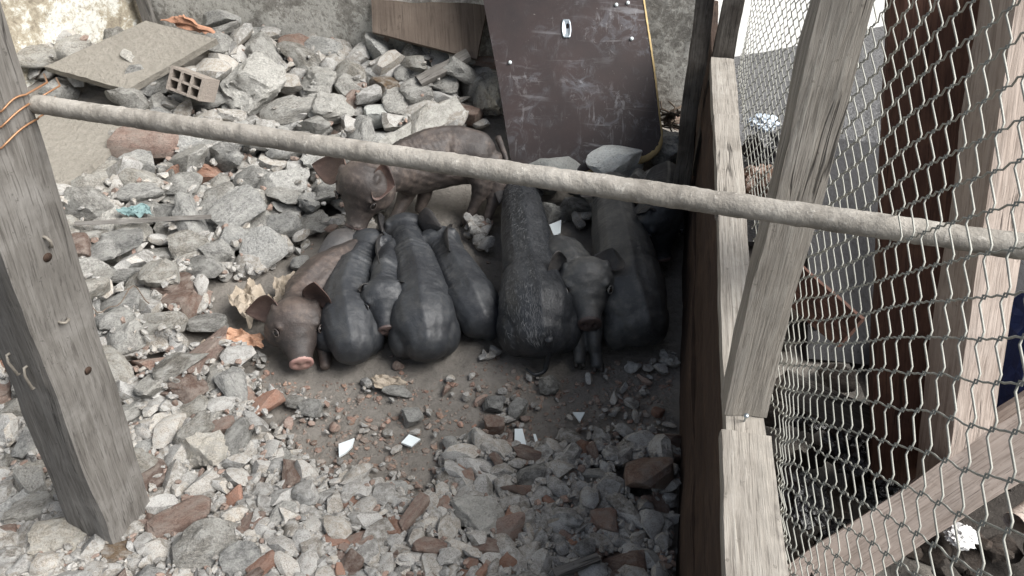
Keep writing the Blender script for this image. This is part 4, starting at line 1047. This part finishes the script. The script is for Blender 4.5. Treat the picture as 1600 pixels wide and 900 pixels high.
def board_poly(name, pts, thick, mat, nrm, parent=None, loc=None, smooth=False):
    """flat prism cut to an outline; pts in world on one plane"""
    bm = bmesh.new(); loc = loc or pts[0]
    vs = [bm.verts.new(p-loc) for p in pts]; f = bm.faces.new(vs); r = bmesh.ops.extrude_face_region(bm, geom=[f])
    for v in [q for q in r['geom'] if isinstance(q, bmesh.types.BMVert)]: v.co -= Vector(nrm)*thick
    bmesh.ops.recalc_face_normals(bm, faces=bm.faces); o = bm_obj(name, bm, mat, None); o.location = loc
    if parent is not None: set_parent(o, parent)
    return o
b0_, b1_, b2_ = P(800, 262, 2.86), P(1034, 226, 2.82), P(755, 0, 2.90)
mn = (b1_-b0_).cross(b2_-b0_).normalized(); mn = mn if mn.y < 0 else -mn
def on_plane(px, py, lift=0.):
    r = ray(px, py); t = ((b0_-CAM).dot(mn))/r.dot(mn); return CAM+r*t+mn*lift
out = [(742, -90), (755, 0), (778, 122), (800, 262), (838, 268), (868, 271), (900, 271), (925, 270), (960, 262), (990, 255), (1015, 246), (1030, 232), (1034, 212), (1027, 150), (1018, 80), (1006, 0), (990, -90)]
mb = board_poly('maroon_board', [on_plane(*q) for q in out], .016, M['maroon'], mn); tag(mb, 'tall scuffed maroon door panel with a keyhole plate and torn foot', 'board')
rg, bt = [], []
k = 0
edge = [(1006, -90+90), (1012, 40), (1018, 80), (1023, 115), (1027, 150), (1031, 185), (1034, 212), (1031, 232), (1016, 247), (992, 256), (962, 263), (930, 270), (900, 272)]
A = [np.array(q, float) for q in edge]; inn, outr = [], []
for i in range(61):
    q = catmull(A, i/60); q2 = catmull(A, min(1, i/60+.01)); d = (q2-q); d = d/(np.linalg.norm(d)+1e-6) if i < 60 else dlast; dlast = d
    nrm2 = np.array([-d[1], d[0]]); wdt = (1.2 if i < 30 else 1.2+7*math.sin((i-30)/30*math.pi)**.7)*(1+.4*noise.noise(Vector((i*.9, 0, 0))))
    inn.append(on_plane(*(q+nrm2*wdt), .003)); outr.append(on_plane(*(q-nrm2*1.6*(1+.8*noise.noise(Vector((i*1.3, 5, 0))))), .002))
V = inn+outr+[p-mn*.02 for p in outr]; n_ = len(inn); Fc = []
for i in range(n_-1): Fc += [(i, i+1, n_+i+1, n_+i), (n_+i, n_+i+1, 2*n_+i+1, 2*n_+i)]
mesh_obj('torn_edge', V, Fc, M['fibre'], mb)
# keyhole plate
V, Fc = [], []; kc = (885, 45); ns = 32
def oval(cx, cy, rx, ry, up): return [on_plane(cx+rx*math.cos(2*math.pi*i/ns)+.04*ry*math.sin(2*math.pi*i/ns), cy+max(-1, min(1, 1.35*math.sin(2*math.pi*i/ns)))*ry, up) for i in range(ns)]
for rr in [oval(885, 45, 7.4, 14.5, .0005), oval(885, 45, 7.4, 14.5, .004), oval(885, 45, 6.0, 12.8, .005), oval(885, 45, 4.6, 11, .002)]: V += rr
V.append(on_plane(885, 45, .002))
for j in range(3):
    for i in range(ns): Fc.append((j*ns+i, j*ns+(i+1) % ns, (j+1)*ns+(i+1) % ns, (j+1)*ns+i))
for i in range(ns): Fc.append((3*ns+i, 3*ns+(i+1) % ns, 4*ns))
kp = mesh_obj('lock_plate', V, Fc, M['steel'], mb)
V = [on_plane(887+2.6*math.cos(2*math.pi*i/20), 41+4.2*math.sin(2*math.pi*i/20), .0032) for i in range(20)]
mesh_obj('keyhole', V, [tuple(range(20))], M['eye'], kp)
for q in ((797, 98), (987, 61), (963, 8), (981, 5)):
    c = on_plane(*q, .002); tube('screw', [c-mn*.004, c+mn*.004], .0065, M['tile'], mb, 10)

# ---------------------------------------------------------------- sticks, wrappers, rag
o = beam('stick', GT(118, 349, .11), GT(330, 339, .12), .016, .012, M['wood_grey'], wob=.002, seg=20, seed=5); tag(o, 'thin straight wooden stick lying across the heap left of the piglets', 'stick')
o = beam('stick', GT(655, 128, .12), GT(732, 88, .14), .05, .03, M['wood_grey'], wob=.008, seg=16, seed=6); tag(o, 'short weathered wood offcut slanting before the back wall', 'stick')
o = beam('stick', GT(600, 236, .05), GT(722, 165, .10), .085, .035, M['strip'], side=(1, 0, 0), wob=.006, seg=20, seed=8); o.name = 'concrete_strip'; tag(o, 'long pale concrete strip slanting behind the standing piglet', 'concrete strip')
o = beam('stick', GT(866, 898, .05), GT(935, 872, .07), .02, .015, M['wood_grey'], wob=.003, seg=12, seed=9); tag(o, 'short grey stick at the bottom edge of the rubble', 'stick')
def crumple(name, px, py, w, h, mat, label, cat, z=.05, seed=0, rz=0, amp=.55, hz=.6, sub=4, base=None, group=None):
    V, Fc = ICO[sub]; out = []
    c = base if base is not None else GT(px, py, z); dep = proj(c)[2]; sx, sy = w/F_PX*dep/2, h/F_PX*dep/2
    for v in V:
        q = Vector(v)*1.7+Vector((seed*7.3, 0, 0)); r_ = 1-amp*abs(noise.noise(q))*1.4-amp*.5*abs(noise.noise(q*2.3))+.12*noise.noise(q*6)
        out.append((v[0]*r_*sx, v[1]*r_*sy, v[2]*r_*min(sx, sy)*hz))
    o = mesh_obj(name, out, Fc, mat, smooth=False); o.location = c; o.rotation_euler = (0, 0, rz); return tag(o, label, cat, group)
def rag(name, poly, mat, label, cat, dz=.05, seed=0, amp=.02):
    """thin crumpled sheet over four pixels"""
    c = [GT(*q, dz) for q in poly]; n = 18; V, Fc = [], []
    for side in (0, 1):
        for j in range(n+1):
            for i in range(n+1):
                u, v = i/n, j/n; p = (c[0]*(1-u)+c[1]*u)*(1-v)+(c[3]*(1-u)+c[2]*u)*v
                q = Vector((u*2.3+seed, v*2.3, 0)); e_ = noise.noise_vector(q*1.5)*.012
                V.append(p+Vector((e_.x, e_.y, amp*(1-abs(noise.noise(q))*3+.5*noise.noise(q*3)) - side*.0015)))
    N = (n+1)**2
    for j in range(n):
        for i in range(n): a = j*(n+1)+i; Fc += [(a, a+1, a+n+2, a+n+1), (N+a, N+a+n+1, N+a+n+2, N+a+1)]
    rim = [i for i in range(n+1)]+[j*(n+1)+n for j in range(1, n+1)]+[n*(n+1)+i for i in range(n-1, -1, -1)]+[j*(n+1) for j in range(n-1, 0, -1)]
    for k in range(len(rim)): a, b = rim[k], rim[(k+1) % len(rim)]; Fc.append((a, N+a, N+b, b))
    ce = sum(c, Vector())/4; V = [p-ce for p in V]
    o = mesh_obj(name, V, Fc, mat, smooth=False); o.location = ce; return tag(o, label, cat)
rag('crumpled_wrapper', [(355, 470), (395, 440), (428, 470), (390, 512)], M['foil'], 'crumpled beige paper wrapper beside the reddish piglet ear', 'wrapper', .05, 3, .03)
rag('crumpled_wrapper', [(430, 440), (462, 432), (455, 462), (428, 478)], M['foil'], 'small pale folded paper scrap above the reddish piglet head', 'paper scrap', .05, 8, .02)
rag('orange_wrapper', [(325, 530), (365, 514), (414, 530), (410, 545)], M['orangefoil'], 'flattened orange wrapper left of the reddish piglet snout', 'wrapper', .05, 5, .012)
rag('orange_wrapper', [(302, 560), (325, 533), (343, 540), (318, 572)], M['foil'], 'grey beige tail of wrapper left of the flattened orange one', 'wrapper', .05, 12, .012)
rag('teal_rag', [(182, 330), (232, 320), (240, 335), (200, 340)], M['teal'], 'faded teal cloth scrap behind the wooden stick', 'rag', .10, 2, .012)
rag('paper_scrap', [(575, 590), (600, 586), (640, 598), (590, 606)], M['foil'], 'thin pale plastic scrap on the dirt below the slate piglets', 'scrap', .012, 4, .008)
tag(tube('loose_wire', [GT(140+i*6.2, 470+18*math.sin(i*.42)+6*math.sin(i), .125) for i in range(16)], .0016, M['straw'], None, 6), 'thin dark wire curling over the wide pale slab', 'wire')
for k in range(14):
    a = rs.uniform(0, 6.28); c = GT(1045, 190, .10); 
    pts = [c+Vector((math.cos(a)*.05*t+.02*math.sin(t*4+k), math.sin(a)*.04*t, .02+.05*math.sin(t*1.5)*rs.uniform(.4, 1))) for t in (-1, -.6, -.2, .2, .6, 1)]
    if k == 0: allp = []
    allp.append(pts)
V, Fc = [], []
for pts in allp:
    t_ = tube('x', pts, .0035, M['straw'], None, 5); off = len(V); V += [v.co.copy() for v in t_.data.vertices]; Fc += [tuple(i+off for i in f.vertices) for f in t_.data.polygons]
    bpy.data.objects.remove(t_)
tag(mesh_obj('dry_roots', V, Fc, M['straw']), 'tangle of dry roots right of the maroon board', 'roots')

# ================================================================= OUTSIDE THE PEN
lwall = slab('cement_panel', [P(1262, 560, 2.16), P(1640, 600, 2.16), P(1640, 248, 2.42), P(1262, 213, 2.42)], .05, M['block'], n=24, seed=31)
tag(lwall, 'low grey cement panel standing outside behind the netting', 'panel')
o = slab('tarpaulin', [Vector((.75, 2.05, .03)), Vector((3.6, 2.05, .03)), Vector((3.6, 3.9, .06)), Vector((.75, 3.9, .06))], .02, M['glit'], n=60, wob=.03, seed=33)
tag(o, 'crinkled grey tarpaulin spread on the ground beyond the cement panel', 'tarpaulin')
o = wall('white_wall', (.70, 3.33, 0), (5, 5.12, 0), 2.2, .12, M['white'], 'bright white wall far behind the netting at the top right')
o = beam('dark_post', P(1402, 760, 1.80), P(1460, -40, 1.12), .125, .12, M['wood_brown'], side=(1, 0, 0), wob=.006, seg=50, seed=51, rot=R(-20), taper=.98); tag(o, 'thick dark brown timber post standing behind the netting', 'post')
o = beam('pale_post', P(1478, 770, 1.62), P(1592, -40, 1.05), .088, .088, M['wood_pink'], side=(1, 0, 0), wob=.004, seg=50, seed=52, rot=R(14)); tag(o, 'pinkish sawn timber post rightmost behind the netting', 'post')
o = beam('slanting_plank', P(1225, 935, 1.62), P(1680, 640, 1.42), .105, .045, M['wood_pink'], side=(.3, .6, .7), wob=.004, seg=50, seed=53); tag(o, 'pale plank slanting across the lower right behind the netting', 'plank')
o = beam('round_log', P(1530, 690, 1.6), P(1660, 600, 1.55), .06, .06, M['wood_pink'], wob=.005, seg=20, seed=54, bevel=.7, nx=2); tag(o, 'short rough branch above the slanting plank at the right edge', 'branch')
o = tube('pipe_stub', [P(1585, 818, 1.45), P(1650, 775, 1.5)], .022, M['wood_pink'], None, 16, False); tag(o, 'short brown hollow tube end at the lower right edge', 'tube')
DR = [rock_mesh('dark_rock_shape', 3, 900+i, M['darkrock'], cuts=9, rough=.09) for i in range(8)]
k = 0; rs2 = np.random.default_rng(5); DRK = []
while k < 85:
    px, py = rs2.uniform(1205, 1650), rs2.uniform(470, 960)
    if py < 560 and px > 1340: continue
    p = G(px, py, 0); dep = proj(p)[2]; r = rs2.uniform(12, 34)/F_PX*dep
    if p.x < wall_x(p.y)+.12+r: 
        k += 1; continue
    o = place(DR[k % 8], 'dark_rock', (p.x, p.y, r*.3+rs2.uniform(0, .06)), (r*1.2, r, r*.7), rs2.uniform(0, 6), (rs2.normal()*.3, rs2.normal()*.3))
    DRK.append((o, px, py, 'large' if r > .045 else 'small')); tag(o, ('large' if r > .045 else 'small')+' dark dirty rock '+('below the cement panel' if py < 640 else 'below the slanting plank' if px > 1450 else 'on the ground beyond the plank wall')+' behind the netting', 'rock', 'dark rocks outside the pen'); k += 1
LM2 = [((1300, 632), 'the shiny brown bag'), ((1330, 705), 'the glossy black bag'), ((1400, 720), 'the dark post foot'), ((1262, 650), 'the small black bag'), ((1278, 495), 'the crumpled black film'), ((1502, 838), 'the crumpled white paper'),
  ((1480, 745), 'the pinkish post foot'), ((1340, 560), 'the cement panel foot'), ((1590, 815), 'the brown tube end'), ((1560, 780), 'the slanting plank'), ((1240, 860), 'the lower plank wall'), ((1580, 640), 'the rough branch')]
gr = {}
for o, px, py, sz_ in DRK:
    d, nm, (lx, ly) = min(((px-l[0][0])**2+(py-l[0][1])**2, l[1], l[0]) for l in LM2); dx, dy = px-lx, py-ly
    side = ('right of' if dx > 0 else 'left of') if abs(dx) > abs(dy) else ('in front of' if dy > 0 else 'behind')
    gr.setdefault((sz_, side, nm), []).append((d, o))
for (sz_, side, nm), L in gr.items():
    L.sort(key=lambda t: t[0])
    for i, (d, o) in enumerate(L): o['label'] = (['', 'second ', 'third ', 'fourth ', 'fifth ', 'sixth ', 'seventh ', 'eighth ', 'ninth ', 'tenth '][min(i, 9)]+('nearest ' if len(L) > 1 else '')+sz_+' dark rock '+side+' '+nm).strip()
for k, (px, py, w, h, z, lb) in enumerate([(1330, 705, 95, 105, .12, 'glossy black plastic bag in the middle behind the netting'), (1395, 775, 120, 80, .08, 'shiny black plastic bag under the dark post'), (1262, 650, 80, 60, .08, 'small black plastic bag near the plank wall'),
      (1255, 780, 90, 110, .10, 'black plastic bag at the lower left behind the netting'), (1278, 495, 56, 60, .12, 'crumpled black film beside the pale cracked post'), (1330, 850, 120, 90, .05, 'wide black plastic sheet below the slanting plank')]):
    crumple('plastic_bag', px, py, w, h, M['blackplastic'], lb, 'plastic bag', seed=k+20, base=G(px, py, z), group='black plastic bags outside', hz=.7, amp=.42)
M['bbag'] = plain('brown_plastic', (.16, .10, .07), .3, 0, .5, 40)
crumple('brown_bag', 1300, 632, 52, 56, M['bbag'], 'crumpled shiny brown bag behind the netting', 'bag', seed=41, base=G(1300, 632, .16))
crumple('paper_ball', 1502, 838, 56, 52, M['paper'], 'crumpled white paper on the dark rocks at the lower right', 'paper', seed=42, base=G(1502, 838, .08))
crumple('blue_cloth', 1600, 560, 110, 200, M['bluecloth'], 'dark blue cloth hanging at the right edge behind the netting', 'cloth', seed=43, base=P(1606, 570, 1.75), hz=3.2, amp=.28)
crumple('pale_bag', 1192, 192, 56, 34, M['bluebag'], 'pale blue plastic bag seen through the far netting', 'plastic bag', seed=44, base=G(1192, 192, .20), hz=.9, amp=.35)
crumple('brown_sack', 1180, 282, 80, 80, M['bbag'], 'reddish brown sack beyond the far end of the plank wall', 'sack', seed=45, base=G(1190, 290, .12), hz=.9, amp=.32)
crumple('dark_sack', 1200, 235, 100, 70, M['blackplastic'], 'dark sack under the pale blue bag beyond the netting', 'sack', seed=46, base=G(1205, 232, .08), hz=.9, amp=.32)

o = slab('brown_lit_panel', [P(1425, 560, 2.02), P(1530, 560, 1.98), P(1545, 236, 2.12), P(1452, 232, 2.14)], .025, M['wood_brown'], seed=61, wob=.002)  # added slab: its colour stands in for brownish light on the cement panel
tag(o, 'added reddish brown slab for the brownish light on the cement panel', 'board')
o = beam('loose_board', P(1215, 420, 1.9), P(1330, 520, 1.75), .09, .02, M['wood_brown'], side=(0, .7, .7), wob=.004, seg=16, seed=62); tag(o, 'short brown board lying behind the netting right of the cracked post', 'board')
o = beam('loose_board', P(1420, 690, 1.70), P(1225, 600, 1.75), .07, .025, M['wood_black'], side=(0, .7, .5), wob=.005, seg=16, seed=63); tag(o, 'black charred board on the rocks by the foot of the dark post', 'board')
# ================================================================= CHAIN LINK NETTING
def netting():
    s = .0465; w = s/2; rw = .00098
    y0, y1 = -.30, 2.22; nW = int((y1-y0)/w); zt, zb = 1.62, .585; nS = int((zt-zb)/w); sides = 5
    VS, FS = [], []; base = 0
    def warp(a, z):                                   # a = distance along the wall from y0, sag and bulge
        sag = .030*noise.noise(Vector((a*1.6, z*1.6, 4)))+.010*noise.noise(Vector((a*5, z*5, 8)))
        low = max(0, 1-(z-zb)/.25)
        da = .010*noise.noise(Vector((a*3, z*3, 14)))+.005*noise.noise(Vector((a*11, z*11, 2))) + low*.018*noise.noise(Vector((a*9, z*7, 30)))
        dz = .012*noise.noise(Vector((a*2.4, z*2.0, 24)))+.004*noise.noise(Vector((a*12, z*9, 54)))+low*.012*noise.noise(Vector((a*8, z*9, 60)))
        edge = min(1, max(0, (z-zb)/.06))
        y = y0+a+da
        return Vector((wall_x(y), y, z+dz)) + NW*(.088+(sag+.004)*edge*.9)
    for k in range(nW):
        a0 = k*w; pts = []
        for j in range(nS+1):
            z = zb+j*w; left = ((j+k) % 2 == 0)
            a = a0+(0 if left else w)*1.0; ov = .0022*(-1 if left else 1)
            bump = .0026
            # hooked bend: three points round each turn, passing from front to back
            pts.append((a-ov*.2-(-.004 if left else .004), z-.0045, +bump)); pts.append((a+ov, z, 0)); pts.append((a-ov*.2-(-.004 if left else .004), z+.0045, -bump))
            if j < nS:                                # straight run
                nl = not left; a2 = a0+(0 if nl else w)
                pts.append(((a+a2)/2, z+w/2, 0.0))
        C = [warp(a, z)+NW*(-d) for a, z, d in pts]; n = len(C); Ca = np.array(C)
        T = np.gradient(Ca, axis=0); T /= np.linalg.norm(T, axis=1)[:, None]
        U = np.cross(T, [1, .1, 0.05]); U /= np.linalg.norm(U, axis=1)[:, None]; W_ = np.cross(T, U)
        ang = np.arange(sides)*2*math.pi/sides
        ring = Ca[:, None, :]+rw*(np.cos(ang)[None, :, None]*U[:, None, :]+np.sin(ang)[None, :, None]*W_[:, None, :])
        VS.append(ring.reshape(-1, 3)); i = np.arange(n-1)[:, None]*sides; kk = np.arange(sides)[None, :]; k2 = (kk+1) % sides
        FS.append((np.stack([i+kk, i+k2, i+sides+k2, i+sides+kk], -1).reshape(-1, 4))+base); base += n*sides
    VS = np.concatenate(VS); FS = np.concatenate(FS); me = bpy.data.meshes.new('chain_link_netting')
    me.vertices.add(len(VS)); me.vertices.foreach_set('co', VS.ravel()); me.loops.add(len(FS)*4); me.loops.foreach_set('vertex_index', FS.ravel())
    me.polygons.add(len(FS)); me.polygons.foreach_set('loop_start', np.arange(len(FS))*4); me.polygons.foreach_set('loop_total', np.full(len(FS), 4))
    me.polygons.foreach_set('use_smooth', np.ones(len(FS), bool)); me.update(calc_edges=True); me.materials.append(M['wire'])
    o = link(bpy.data.objects.new('chain_link_netting', me)); return tag(o, 'loose galvanised chain link netting stretched along the plank wall', 'netting')
netting()
